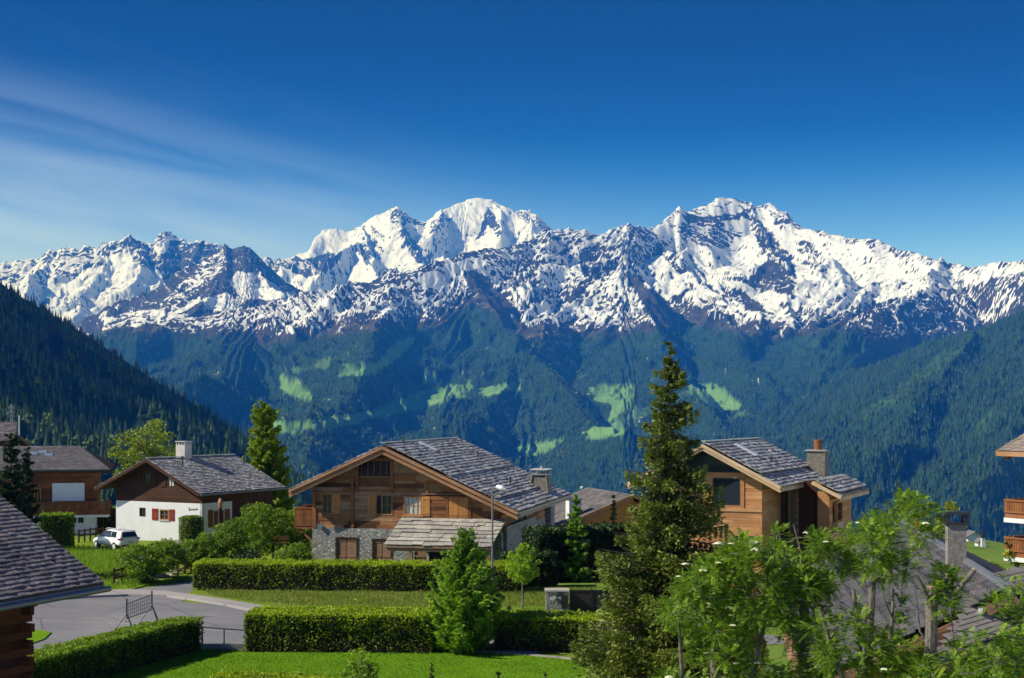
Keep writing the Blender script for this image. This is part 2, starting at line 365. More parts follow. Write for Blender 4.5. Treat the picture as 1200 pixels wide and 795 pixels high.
# --- the main massif across the valley
SKY4 = [(-300,440,9),(0,405,9),(120,386,9),(160,378,9),(200,369,9.2),(240,365,9.2),(270,358,9.2),(300,355,9.2),(330,347,9.3),(365,342,9.3),(400,336,9.4),(440,331,9.4),(470,323,9.5),(500,314,9.6),(520,304,9.8),(545,294,10),(580,288,10.2),(605,285,10.4),(625,280,10.6),(650,271,10.8),(662,268,10.9),(685,268,10.9),(700,272,10.9),(715,268,10.9),(728,262,11),(736,259,11),(745,264,11),(755,263,11.2),(766,264,11.3),(776,258,11.4),(790,249,11.6),(797,245,11.6),(806,249,11.7),(822,243,11.8),(838,237,11.9),(855,234,12),(872,237,12),(880,242,12),(893,243,12),(908,242,11.9),(918,247,11.8),(930,256,11.7),(945,263,11.5),(960,267,11.4),(985,273,11.2),(1010,281,11),(1040,289,10.8),(1060,294,10.6),(1095,303,10.3),(1120,309,10.2),(1140,312,10),(1160,309,9.8),(1180,307,9.6),(1200,303,9.5),(1300,285,9.3),(1500,270,9)]
R4 = [(0.62,(736,259,11),(733,285,10.6),(738,310,10.1),(748,345,9.5),(762,380,8.7),(790,430,7.7),(835,500,6.4),(860,560,5.2)),
      (0.60,(541,318,9.6),(560,340,9.2),(590,368,8.8),(620,396,8.3),(660,440,7.4),(700,490,6.4),(740,545,5.4)),
      (0.70,(880,242,12),(893,280,11.4),(910,310,10.9),(925,345,10.1),(935,380,9.2)),
      (0.62,(806,249,11.7),(795,285,11.1),(815,325,10.4),(845,362,9.6),(870,400,8.6),(905,450,7.4)),
      (0.60,(950,265,11.5),(965,300,10.8),(985,335,10.1),(975,365,9.5)),
      (0.55,(470,323,9.5),(455,350,9.0),(440,390,8.2),(420,430,7.3),(390,480,6.3),(350,540,5.2)),
      (0.50,(330,347,9.3),(310,380,8.6),(270,420,7.8),(230,470,6.6)),
      (0.60,(650,271,10.8),(640,300,10.2),(615,330,9.6)),
      (0.55,(640,360,9.0),(625,410,8.1),(580,460,7.1),(520,520,5.8)),
      (0.75,(880,262,11.6),(902,290,11.1),(918,318,10.6),(930,345,10.1)),(0.8,(766,264,11.3),(780,285,10.9),(800,300,10.6),(835,325,10.1),(872,356,9.5)),(0.9,(842,322,10.1),(866,340,9.8),(895,366,9.2)),
      (0.8,(1020,330,10.2),(1000,345,9.9),(990,362,9.5),(960,378,9.1)),(0.7,(605,285,10.4),(590,300,10.2),(560,312,9.9)),(0.7,(410,338,9.3),(395,352,9.0),(350,372,8.6)),(0.7,(700,330,9.9),(715,350,9.5),(720,372,9.1)),
      (0.55,(1100,303,10.3),(1080,330,9.6),(1040,355,8.9),(1010,385,8.2))]
massif = Terrain('valley_mountain', -220, 1420, 1150, np.concatenate([np.linspace(4300, 8600, 240), np.linspace(8615, 12400, 330)]),
    SKY4, R4, (4300, -800), 1.28, 330, 1500, 1.7, jag=58, lift=400, gul=0.15, band=0.30)
# --- nearer wooded flank on the right
flank = Terrain('wooded_mountain', 820, 1480, 420, np.linspace(2900, 6800, 260),
    [(820,680,5.6),(860,640,5.7),(900,592,5.8),(930,540,5.9),(960,497,6.0),(1000,462,6.1),(1050,432,6.2),(1100,408,6.3),(1150,385,6.3),(1200,360,6.4),(1300,315,6.4),(1480,250,6.4)],
    [(0.55,(1150,385,6.3),(1110,430,5.6),(1060,490,4.8),(1030,540,4.1)),(0.5,(1250,340,6.4),(1215,420,5.4),(1180,500,4.4),(1150,560,3.8)),(0.6,(1000,462,6.1),(985,510,5.3),(975,560,4.6))],
    (2900, -600), 1.1, 150, 900, 2.9, lift=90, gul=0.4, band=0.25)
# --- near wooded hill on the left; unseen crest past the edge raised to shade it
hill = Terrain('wooded_hill', -900, 470, 360, np.linspace(650, 3000, 260),
    [(-900,-700,2.9),(-420,-260,2.75),(-200,40,2.7),(-60,270,2.62),(0,330,2.6),(50,361,2.55),(100,394,2.5),(150,424,2.4),(200,454,2.3),(250,484,2.2),(290,511,2.1),(330,542,2.0),(365,575,1.9),(400,615,1.8),(470,700,1.6)],
    [(0.55,(110,400,2.5),(90,455,2.1),(60,500,1.7))],
    (650, -75), 1.15, 55, 420, 6.3, lift=10, band=0.2)
for T in (far_left, dome, pyramid, massif, flank, hill):
    z = np.zeros(T.X.shape); T.a = dict(snow=z.copy(), alp=z.copy(), wood=z.copy(), meadow=z.copy())
far_left.a['snow'] = snow_cover(far_left, [(.34, [(-260,300),(60,296),(122,290),(125,312),(60,335),(-260,335)]), (.30, [(30,330),(60,340),(105,350),(90,368),(50,362)]), (.55, [(128,289),(148,280),(150,292),(132,300)]),
    (.80, [(150,281),(165,283),(176,292),(188,292),(198,282),(206,280),(214,284),(222,286),(235,284),(252,290),(256,330),(232,345),(206,340),(186,320),(166,312),(152,300)]), (.12, [(180,292),(198,273),(203,276),(194,296),(184,300)]), (.45, [(255,290),(330,298),(330,330),(255,330)])], .06, steep0=2.2, seed=2)
dome.a['snow'] = snow_cover(dome, [(.60, [(466,244),(480,254),(500,262),(495,266),(480,262),(470,268),(460,262),(455,255)]), (.78, [(468,270),(478,268),(490,290),(502,308),(488,308),(476,290)]), (.65, [(503,262),(520,250),(528,258),(515,268),(506,274)]),
    (.75, [(570,242),(578,250),(586,265),(590,284),(580,277),(572,262),(568,275),(558,284),(565,265)]), (.5, [(600,246),(620,250),(642,262),(647,274),(625,265),(605,255)]), (.80, [(333,314),(347,300),(360,305),(385,295),(402,294),(396,310),(375,322),(355,326),(345,318)]), (.65, [(415,290),(430,284),(442,300),(428,306)]), (.4, [(432,262),(450,275),(455,300),(440,290)])], .03, steep0=1.5, seed=3, crest=.12)
pyramid.a['snow'] = snow_cover(pyramid, [(.15, [(276,318),(300,320),(332,340),(348,347),(320,352),(285,350),(270,335)]), (.2, [(196,372),(235,346),(234,353),(208,372)]), (.25, [(238,350),(265,343),(292,352),(270,364),(240,364)]), (.55, [(180,364),(243,303),(262,290),(262,312),(240,335),(205,365)]), (.45, [(120,372),(180,362),(240,372),(300,360),(360,345),(420,350),(420,400),(120,400)])], .88, steep0=3, seed=4)
LINE = [(-300,380),(0,384),(130,384),(200,380),(280,389),(340,387),(400,380),(450,374),(500,376),(540,358),(562,352),(590,372),(620,388),(680,388),(740,384),(800,374),(850,376),(900,388),(940,384),(980,378),(1040,394),(1100,388),(1150,382),(1200,364),(1420,330)]
massif.a['snow'] = snow_cover(massif, [
    (.48, [(-300,300),(120,380),(330,342),(470,320),(520,345),(540,400),(-300,400)]), (.70, [(398,338),(440,326),(470,318),(505,308),(515,302),(522,309),(495,320),(460,332),(420,343)]),
    (.40, [(545,300),(660,274),(728,268),(735,300),(750,350),(765,385),(620,392),(590,350),(560,318)]), (.80, [(525,304),(540,293),(560,287),(600,283),(640,279),(660,274),(660,281),(620,288),(580,294),(552,301),(532,309)]),
    (.97, [(543,317),(558,316),(572,327),(590,345),(606,365),(622,392),(600,390),(575,375),(558,352),(548,335)]), (.85, [(678,292),(705,287),(722,289),(712,299),(690,306),(679,305)]), (.72, [(598,306),(640,302),(646,309),(610,318)]), (.72, [(598,326),(641,318),(640,328),(604,338)]), (.8, [(680,312),(701,309),(701,321),(685,325)]), (.75, [(658,345),(692,327),(684,344),(664,356)]), (.6, [(622,348),(648,330),(642,352),(628,364)]),
    (.62, [(736,262),(748,268),(766,272),(782,285),(800,302),(812,326),(792,318),(774,300),(762,302),(754,316),(748,325),(740,312),(733,300),(729,285)]), (.97, [(733,318),(746,324),(764,340),(790,360),(806,378),(770,380),(752,354),(741,338)]),
    (.82, [(798,251),(830,254),(862,251),(880,243),(888,262),(865,257),(835,260),(806,264)]), (.48, [(780,264),(806,262),(835,260),(858,262),(872,274),(850,292),(825,294),(800,282)]), (.78, [(876,250),(890,258),(906,275),(926,300),(934,327),(915,320),(900,300),(886,280)]), (.88, [(872,332),(884,318),(900,304),(916,310),(933,332),(926,346),(905,341),(885,339)]),
    (.6, [(900,243),(925,250),(952,264),(946,270),(925,262),(908,264)]), (.5, [(928,284),(950,283),(964,300),(970,322),(956,320),(942,304)]), (.93, [(866,340),(884,350),(898,366),(874,366)]), (.5, [(790,300),(832,322),(872,354),(866,362),(820,336)]),
    (.92, [(1020,331),(1047,329),(1042,342),(1022,346),(1002,354),(984,360),(1000,345)]), (.20, [(1060,296),(1200,303),(1300,290),(1300,300),(1200,312),(1130,320),(1060,325)]), (.72, [(960,378),(1000,360),(1060,347),(1130,336),(1200,318),(1420,290),(1420,420),(1200,400),(1100,395),(1000,396)]), (.28, [(975,345),(1060,325),(1130,322),(1120,334),(1050,345),(985,358)])],
    .06, LINE, soft=24, steep0=1.5, seed=1)
nn = fbm(massif.X/900, massif.Y/900, 5, 0.55)
massif.a['alp'] = sstep(0.15, 0.6, 1-massif.slope + 0.5*nn)*sstep(-25, 5, massif.below)
massif.a['wood'] = sstep(4, 16, massif.below + 14*nn + 10*fbm(massif.X/120, massif.Y/120, 3) - 10*sstep(1000, 1100, massif.PX)*0)
flank.a['wood'] = np.ones(flank.X.shape); hill.a['wood'] = np.ones(hill.X.shape)
MEADOWS = [[(300,498),(345,494),(400,487),(440,481),(480,462),(520,452),(556,451),(545,462),(500,474),(450,487),(400,494),(350,502),(300,510)],
           [(690,455),(745,449),(738,470),(722,486),(735,505),(700,512),(680,508),(712,492),(715,472),(696,466)],
           [(604,522),(640,518),(662,512),(640,528),(615,532)],
           [(806,448),(840,452),(868,476),(850,480),(815,466)],[(395,428),(440,426),(470,398),(488,392),(470,415),(440,436),(400,440)],
           [(328,440),(352,446),(366,464),(345,462),(328,452)],[(493,440),(512,436),(508,446),(492,446)],[(380,494),(420,488),(425,494),(385,500)],
           [(800,560),(860,545),(880,552),(830,570)],[(560,455),(612,446),(610,454),(570,460)],[(930,470),(980,455),(985,462),(940,478)]]
wpx = massif.PX + 6*fbm(massif.X/300, massif.Y/300, 4); wpy = massif.PY + 3.5*fbm(massif.X/260+9, massif.Y/260, 4)
md = np.zeros(massif.X.shape)
for poly in MEADOWS: md = np.maximum(md, np.maximum(inpoly(wpx, wpy, poly), inpoly(wpx, wpy-3, poly)).astype(float))
sm = fbm(massif.X/700+50, massif.Y/350, 4, 0.5); md = np.maximum(md, sstep(0.36, 0.42, sm)*sstep(600, 300, massif.Z)*sstep(-500, -300, massif.Z)*0.35)
massif.a['meadow'] = md; massif.clear = md.copy()
for poly in MEADOWS: massif.clear = np.maximum(massif.clear, np.maximum(inpoly(wpx, wpy-4, poly), inpoly(wpx, wpy-9, poly)).astype(float))
fx = flank.PX + 12*fbm(flank.X/200, flank.Y/200, 4); fy = flank.PY + 8*fbm(flank.X/200+4, flank.Y/200, 4)
fm = np.zeros(flank.X.shape)
for poly in [[(1143,498),(1160,480),(1158,505),(1146,512)],[(1000,490),(1140,392),(1160,388),(1020,492)]]: fm = np.maximum(fm, inpoly(fx, fy, poly))
flank.a['meadow'] = fm*0.22
hx = hill.PX + 8*fbm(hill.X/60, hill.Y/60, 4); hy = hill.PY + 8*fbm(hill.X/60+4, hill.Y/60, 4)
hr = inpoly(hx, hy, [(52,385),(66,382),(76,405),(72,432),(58,420)]) | inpoly(hx, hy, [(90,408),(98,412),(100,425),(92,420)]) | inpoly(hx, hy, [(104,425),(112,440),(114,452),(106,445)])
hill.a['wood'] = 1.0 - hr; hill.a['rockbare'] = hr.astype(float)
for T in (far_left, dome, pyramid, massif, flank, hill): T.obj = T.mesh(M_MTN, {k: T.a[k] for k in ('snow', 'alp', 'wood', 'meadow')})

# --- forests: three tree models scattered over the woods by a geometry-nodes tree (nobody could count them)
M_FAR = mat_leaf('conifer_far', (0.004, 0.018, 0.005), (0.042, 0.105, 0.016), 0.0, 0.8, obj_rand=True)
def far_tree(name, kind, seed):
    rnd = random.Random(seed); mb = MB()
    if kind == 'con':
        tiers = 7
        for k in range(tiers):
            z0 = 0.08 + 0.80*k/tiers; z1 = min(1.0, z0+0.26); r = 0.19*(1-k/tiers*0.86)*rnd.uniform(0.85, 1.15); n = 7; a0 = rnd.random()*6
            ring = [(r*rnd.uniform(0.7, 1.2)*math.cos(a0+6.283*i/n), r*rnd.uniform(0.7, 1.2)*math.sin(a0+6.283*i/n), z0-rnd.uniform(0, 0.05)) for i in range(n)]
            mb.raw(ring + [(0, 0, z1)], [(i, (i+1) % n, n) for i in range(n)], rnd.random())
    else:
        for k in range(9):
            a = rnd.random()*6.28; r = rnd.uniform(0, 0.2); c = Vector((r*math.cos(a), r*math.sin(a), rnd.uniform(0.4, 0.85))); s_ = rnd.uniform(0.14, 0.22)
            vs = [c+Vector(v)*s_*rnd.uniform(0.8, 1.2) for v in ((1,0,0),(0,1,0),(-1,0,0),(0,-1,0),(0,0,1),(0,0,-1))]
            mb.raw(vs, [(0,1,4),(1,2,4),(2,3,4),(3,0,4),(1,0,5),(2,1,5),(3,2,5),(0,3,5)], rnd.random())
    mb.box(-0.012, 0.012, -0.012, 0.012, 0, 0.3, 0)
    me_o = mb.build(name, M_FAR); C.objects.unlink(me_o); return me_o
M_FARL = mat_leaf('broadleaf_far', (0.03, 0.07, 0.010), (0.11, 0.17, 0.022), 0.0, 0.8, obj_rand=True)
con_a = far_tree('conifer_shape', 'con', 1); con_b = far_tree('conifer_shape', 'con', 2); lea_a = far_tree('broadleaf_shape', 'leaf', 3); lea_a.data.materials[0] = M_FARL

def scatter(name, pts, scl, ob):
    me = bpy.data.meshes.new(name); me.vertices.add(len(pts)); me.vertices.foreach_set('co', pts.astype(np.float32).ravel())
    a = me.attributes.new('tsize', 'FLOAT', 'POINT'); a.data.foreach_set('value', scl.astype(np.float32))
    o = bpy.data.objects.new(name, me); C.objects.link(o)
    g = bpy.data.node_groups.new('plant_trees', 'GeometryNodeTree')
    g.interface.new_socket('Geometry', in_out='INPUT', socket_type='NodeSocketGeometry'); g.interface.new_socket('Geometry', in_out='OUTPUT', socket_type='NodeSocketGeometry')
    gi = g.nodes.new('NodeGroupInput'); go = g.nodes.new('NodeGroupOutput'); io = g.nodes.new('GeometryNodeInstanceOnPoints')
    oi = g.nodes.new('GeometryNodeObjectInfo'); oi.inputs['Object'].default_value = ob; oi.inputs['As Instance'].default_value = True
    na = g.nodes.new('GeometryNodeInputNamedAttribute'); na.data_type = 'FLOAT'; na.inputs['Name'].default_value = 'tsize'
    rv = g.nodes.new('FunctionNodeRandomValue'); rv.data_type = 'FLOAT_VECTOR'; rv.inputs[0].default_value = (0, 0, 0); rv.inputs[1].default_value = (0.06, 0.06, 6.28)
    L = g.links.new; L(gi.outputs[0], io.inputs['Points']); L(oi.outputs['Geometry'], io.inputs['Instance']); L(na.outputs[0], io.inputs['Scale']); L(rv.outputs[0], io.inputs['Rotation']); L(io.outputs[0], go.inputs[0])
    md_ = o.modifiers.new('plant', 'NODES'); md_.node_group = g; return o
def sample(T, n, dens, seed, hmin, hmax):
    """pick n points on the seen woods, weighted by dens"""
    rs = np.random.RandomState(seed); vis = T.visible()
    area = np.gradient(T.Y, axis=0)*np.gradient(T.X, axis=1)
    wgt = (dens*vis*area/np.maximum(T.Y, 1)**1.0); cum = np.cumsum(wgt.ravel()); idx = np.searchsorted(cum, rs.rand(n)*cum[-1])
    r, c = np.unravel_index(idx, T.X.shape); r = np.clip(r, 0, T.X.shape[0]-2); c = np.clip(c, 0, T.X.shape[1]-2)
    fr, fc = rs.rand(n), rs.rand(n)
    def bl(A): return (A[r, c]*(1-fr)+A[r+1, c]*fr)*(1-fc) + (A[r, c+1]*(1-fr)+A[r+1, c+1]*fr)*fc
    return np.stack([bl(T.X), bl(T.Y), bl(T.Z)-0.8], -1), rs.uniform(hmin, hmax, n)
edge = fbm(massif.X/160, massif.Y/160, 4, 0.6)
dm = massif.a['wood']*(1-np.clip(massif.clear*1.5, 0, 1))*(sstep(-0.45, -0.1, edge))
p, s_ = sample(massif, 80000, dm, 11, 13, 25); tag(scatter('forest', p[:40000], s_[:40000], con_a), 'dark conifer forest covering the far slope under the snow line', 'forest', kind='stuff')
tag(scatter('forest', p[40000:], s_[40000:], con_b), 'blue green conifer woods on the far side of the valley', 'forest', kind='stuff')
df = flank.a['wood']*(1-np.clip(flank.a['meadow']*1.5, 0, 1))*sstep(-0.5, -0.15, fbm(flank.X/110, flank.Y/110, 4, 0.6))
p, s_ = sample(flank, 26000, df, 12, 14, 27); tag(scatter('forest', p, s_, con_b), 'conifer forest on the nearer slope at the right edge', 'forest', kind='stuff')
dl = dm*sstep(0.05, 0.3, fbm(massif.X/600+70, massif.Y/600, 4))*sstep(400, 200, massif.Z)
p, s_ = sample(massif, 5000, dl, 13, 12, 22); tag(scatter('broadleaf_wood', p, s_, lea_a), 'lighter broadleaf trees among the conifers of the far slope', 'forest', kind='stuff')
dh = hill.a['wood']*sstep(-0.6, -0.2, fbm(hill.X/60, hill.Y/60, 4, 0.6))
p, s_ = sample(hill, 15000, dh, 14, 10, 19); tag(scatter('forest', p[:8000], s_[:8000], con_a), 'dark forest of tall conifers on the steep hill at left', 'forest', kind='stuff')
tag(scatter('forest', p[8000:], s_[8000:], con_b), 'dark spruces filling the shaded hillside at left', 'forest', kind='stuff')
p, s_ = sample(hill, 260, dh*sstep(0.1, 0.35, fbm(hill.X/150+3, hill.Y/150, 4))*sstep(1900, 900, hill.Y), 15, 9, 16); tag(scatter('broadleaf_wood', p, s_, lea_a), 'yellow green broadleaf trees scattered in the dark hillside forest', 'forest', kind='stuff')

# --- air
HAZE_ON = True
def haze():
    mb = MB(); mb.box(-16000, 16000, -400, 24000, -1400, 2900)
    m = bpy.data.materials.new('haze_air'); m.use_nodes = True; nt = m.node_tree
    nt.nodes.remove(nt.nodes['Principled BSDF']); v = nt.nodes.new('ShaderNodeVolumePrincipled')
    v.inputs['Color'].default_value = (0.02, 0.225, 1.0, 1); v.inputs['Absorption Color'].default_value = (1, 1, 1, 1); v.inputs['Density'].default_value = 5.6e-5; v.inputs['Anisotropy'].default_value = 0.0
    nt.links.new(v.outputs[0], nt.nodes['Material Output'].inputs['Volume'])
    o = mb.build('haze', m); o['kind'] = 'stuff'; o['label'] = 'thin blue air between the village and the far mountains'; o['category'] = 'haze'; return o
if HAZE_ON: haze()
# ================================================================== NEAR MATERIALS
M_WOOD = mat_v('weathered_boards', [(0.085,0.038,0.018),(0.35,0.145,0.055),(0.16,0.065,0.026),(0.43,0.25,0.13),(0.30,0.12,0.042),(0.42,0.30,0.20)], gvar=0.5)
M_WOODO = mat_v('honey_boards', [(0.42,0.19,0.075),(0.52,0.27,0.12),(0.37,0.16,0.06),(0.56,0.32,0.16)], gvar=0.22)
M_WOODD = mat_v('dark_boards', [(0.040,0.018,0.010),(0.075,0.032,0.016),(0.055,0.024,0.012)], gvar=0.4)
M_WOODR = mat_v('red_brown_logs', [(0.20,0.075,0.028),(0.30,0.12,0.045),(0.15,0.055,0.022)], gvar=0.5)
M_TIMBER = mat_v('verge_timber', [(0.34,0.175,0.08),(0.42,0.23,0.12)], gvar=0.35)
M_TIMBERO = mat_v('pale_verge_timber', [(0.52,0.36,0.21),(0.60,0.43,0.27)], gvar=0.2)
M_SHUTO = mat_v('orange_shutter', [(0.50,0.22,0.065),(0.58,0.28,0.09)], gvar=0.3)
M_SHUTR = mat_v('red_shutter', [(0.22,0.035,0.018),(0.26,0.05,0.02)], gvar=0.3)
M_SHUTB = mat_v('brown_shutter', [(0.27,0.15,0.09),(0.33,0.20,0.13)], gvar=0.4)
M_SLATE = mat_v('slate_slabs', [(0.15,0.145,0.145),(0.34,0.33,0.32),(0.22,0.215,0.21),(0.46,0.45,0.43),(0.29,0.28,0.27),(0.60,0.58,0.54)], rough=0.55, grain=(5,5,5), gvar=0.3, spec=0.5)
M_SLATEL = mat_v('pale_stone_slabs', [(0.35,0.33,0.28),(0.47,0.445,0.385),(0.40,0.375,0.325),(0.28,0.27,0.25)], rough=0.7, grain=(5,5,5), gvar=0.3)
M_SHINGLE = mat_v('grey_shingles', [(0.115,0.105,0.105),(0.19,0.175,0.175),(0.145,0.135,0.135),(0.24,0.22,0.215)], rough=0.7, grain=(6,6,6), gvar=0.35)
M_SHINGLEB = mat_v('brown_shingles', [(0.27,0.23,0.19),(0.34,0.29,0.245),(0.30,0.255,0.215)], rough=0.75, grain=(6,6,6), gvar=0.25)
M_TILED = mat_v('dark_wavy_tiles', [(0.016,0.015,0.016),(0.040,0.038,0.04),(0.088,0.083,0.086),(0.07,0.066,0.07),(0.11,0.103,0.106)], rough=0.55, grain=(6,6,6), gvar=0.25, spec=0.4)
M_WHITE = mat_simple('white_render', (0.60,0.61,0.62), 0.85, var=0.06, scale=1.2)
M_GREYW = mat_simple('grey_plaster', (0.42,0.40,0.37), 0.85, var=0.15, scale=2)
M_ORNG = mat_simple('orange_plaster', (0.55,0.23,0.055), 0.85, var=0.12, scale=1.5)
M_DARK = mat_simple('dark_recess', (0.012,0.012,0.014), 0.5, var=0.2)
M_METAL = mat_simple('grey_metal', (0.20,0.21,0.22), 0.45, 0.5, 0.15)
M_METALD = mat_simple('dark_metal', (0.045,0.047,0.05), 0.45, 0.5, 0.2)
M_GATE = mat_simple('brown_gate_paint', (0.055,0.045,0.042), 0.5, 0.2, 0.12, scale=1)
M_RED = mat_simple('red_plastic', (0.45,0.05,0.02), 0.5, var=0.1)
M_PALE = mat_simple('pale_metal', (0.62,0.63,0.64), 0.4, 0.3, 0.1)
M_CONC = mat_simple('concrete', (0.33,0.32,0.30), 0.85, var=0.2, scale=3, bump=0.2)
M_UMB = mat_simple('grey_canvas', (0.12,0.15,0.18), 0.8, var=0.1)
M_CURT = mat_simple('curtain', (0.45,0.50,0.46), 0.9, var=0.25, scale=5)
def _glass():
    m, nt, b = new_mat('window_glass'); b.inputs['Base Color'].default_value = (0.02,0.028,0.035,1); b.inputs['Roughness'].default_value = 0.06; b.inputs['Specular IOR Level'].default_value = 0.6; return m
M_GLASS = _glass()
def _stone(name, scale, cols, mortar):
    m, nt, b = new_mat(name); co = ncoord(nt, 'Object', (1, 1, 1.5)); n = nnoise(nt, 3.0, 4, 0.5, co)
    ad = nt.nodes.new('ShaderNodeMix'); ad.data_type = 'RGBA'; ad.inputs[0].default_value = 0.06; nt.links.new(co, ad.inputs[6]); nn_ = nt.nodes.new('ShaderNodeTexNoise'); nn_.inputs['Scale'].default_value = 3; nt.links.new(co, nn_.inputs['Vector']); nt.links.new(nn_.outputs[1], ad.inputs[7])
    v = nt.nodes.new('ShaderNodeTexVoronoi'); v.inputs['Scale'].default_value = scale; nt.links.new(ad.outputs[2], v.inputs['Vector'])
    d = nt.nodes.new('ShaderNodeTexVoronoi'); d.feature = 'DISTANCE_TO_EDGE'; d.inputs['Scale'].default_value = scale; nt.links.new(ad.outputs[2], d.inputs['Vector'])
    sp = nt.nodes.new('ShaderNodeSeparateColor'); nt.links.new(v.outputs['Color'], sp.inputs[0])
    c = nramp(nt, sp.outputs[0], [(i/(len(cols)-1), k) for i, k in enumerate(cols)])
    c = nmix(nt, nramp(nt, d.outputs[0], [(0.02, (1,)*3), (0.09, (0,)*3)]), c, mortar)
    c = nmix(nt, 1.0, c, nramp(nt, nnoise(nt, 12, 4, 0.6, co), [(0.3, (0.75,)*3), (0.7, (1.15,)*3)]), 'MULTIPLY')
    nt.links.new(c, b.inputs['Base Color']); b.inputs['Roughness'].default_value = 0.85
    nbump(nt, b, nmath(nt, 'MINIMUM', d.outputs[0], 0.14), 0.9, 0.25); return m
M_STONE = _stone('rubble_stone', 4.8, [(0.14,0.15,0.15),(0.30,0.31,0.31),(0.22,0.24,0.25),(0.42,0.42,0.40),(0.26,0.22,0.18),(0.50,0.50,0.49)], (0.17,0.165,0.155))
M_STONEB = _stone('chimney_stone', 9.0, [(0.17,0.15,0.125),(0.28,0.25,0.21),(0.22,0.20,0.17),(0.33,0.30,0.25)], (0.18,0.165,0.145))
def _asphalt(name, col, patch):
    m, nt, b = new_mat(name); g = nt.nodes.new('ShaderNodeNewGeometry').outputs['Position']
    c = nmix(nt, nramp(nt, nnoise(nt, 0.18, 6, 0.65, g), [(0.42, (0,)*3), (0.62, (1,)*3)]), col, patch)
    c = nmix(nt, 1.0, c, nramp(nt, nnoise(nt, 25, 3, 0.6, g), [(0.3, (0.8,)*3), (0.7, (1.15,)*3)]), 'MULTIPLY')
    w_ = nt.nodes.new('ShaderNodeTexVoronoi'); w_.feature = 'DISTANCE_TO_EDGE'; w_.inputs['Scale'].default_value = 0.22; nt.links.new(g, w_.inputs['Vector'])
    c = nmix(nt, nramp(nt, w_.outputs[0], [(0.004, (0.55,)*3), (0.012, (0,)*3)]), c, (0.04, 0.04, 0.042))
    nt.links.new(c, b.inputs['Base Color']); b.inputs['Roughness'].default_value = 0.85; nbump(nt, b, nnoise(nt, 60, 3, 0.6, g), 0.3, 0.01); return m
M_ROAD = _asphalt('asphalt', (0.17,0.168,0.178), (0.22,0.215,0.215))
M_PAVE = _asphalt('pavement_asphalt', (0.30,0.28,0.265), (0.36,0.34,0.32))
def _grass(name, dark, light, dry, sc=1.0):
    m, nt, b = new_mat(name); g = nt.nodes.new('ShaderNodeNewGeometry').outputs['Position']
    c = nramp(nt, nnoise(nt, 14*sc, 6, 0.7, g), [(0.25, dark), (0.75, light)])
    c = nmix(nt, nramp(nt, nnoise(nt, 0.35, 5, 0.6, g), [(0.45, (0,)*3), (0.75, (0.8,)*3)]), c, dry)
    nt.links.new(c, b.inputs['Base Color']); b.inputs['Roughness'].default_value = 0.9; b.inputs['Specular IOR Level'].default_value = 0.05
    nbump(nt, b, nnoise(nt, 40*sc, 4, 0.7, g), 0.5, 0.05); return m
M_LAWN = _grass('lawn_grass', (0.075,0.17,0.005), (0.16,0.30,0.010), (0.15,0.28,0.012))
M_ROUGH = _grass('rough_grass', (0.065,0.13,0.012), (0.16,0.24,0.025), (0.23,0.23,0.05), 0.7)
M_MEADOW = _grass('meadow_grass', (0.10,0.17,0.012), (0.20,0.29,0.025), (0.24,0.28,0.03), 0.6)
M_GROUND = _grass('ground_cover', (0.08,0.15,0.02), (0.15,0.24,0.04), (0.17,0.22,0.05), 0.02)
def mat_bark(name, c0, c1, stretch=(6, 6, 1.2)):
    m, nt, b = new_mat(name); co = ncoord(nt, 'Object', stretch); n = nnoise(nt, 4, 6, 0.65, co)
    nt.links.new(nramp(nt, n, [(0.3, c0), (0.65, c1)]), b.inputs['Base Color']); b.inputs['Roughness'].default_value = 0.9; nbump(nt, b, n, 0.7, 0.03); return m
M_BARK = mat_bark('dark_bark', (0.035,0.026,0.02), (0.13,0.10,0.08))
M_BARKG = mat_bark('grey_bark', (0.055,0.045,0.038), (0.21,0.18,0.15), (5, 5, 2.5))
M_CUT = mat_simple('cut_wood', (0.50,0.33,0.17), 0.8, var=0.2, scale=12)
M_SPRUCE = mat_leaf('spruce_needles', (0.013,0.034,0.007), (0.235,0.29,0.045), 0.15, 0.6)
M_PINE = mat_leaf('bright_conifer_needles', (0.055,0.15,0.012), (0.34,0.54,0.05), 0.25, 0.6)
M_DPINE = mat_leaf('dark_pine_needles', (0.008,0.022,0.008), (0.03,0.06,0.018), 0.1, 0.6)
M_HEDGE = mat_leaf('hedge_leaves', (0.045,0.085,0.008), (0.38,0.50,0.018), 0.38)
M_HEDGEC = mat_simple('hedge_inside', (0.030,0.022,0.012), 0.95, var=0.3)
M_THUJA = mat_leaf('dark_hedge_leaves', (0.008,0.026,0.005), (0.035,0.075,0.012), 0.15)
M_ROWAN = mat_leaf('rowan_leaves', (0.022,0.080,0.010), (0.29,0.43,0.035), 0.38)
M_MAPLE = mat_leaf('yellow_green_leaves', (0.10,0.16,0.012), (0.33,0.38,0.04), 0.4)
M_LARCH = mat_leaf('larch_needles', (0.09,0.15,0.008), (0.26,0.36,0.022), 0.3)
M_SAPL = mat_leaf('sapling_leaves', (0.13,0.25,0.014), (0.36,0.52,0.04), 0.45)
M_SHRUB = mat_leaf('shrub_leaves', (0.050,0.10,0.008), (0.24,0.36,0.024), 0.38)
M_BLOSSOM = mat_leaf('cream_blossom', (0.55,0.55,0.36), (0.82,0.82,0.62), 0.2)
M_CHIM = mat_simple('rough_chimney_render', (0.20,0.185,0.16), 0.9, var=0.4, scale=9, bump=0.6)
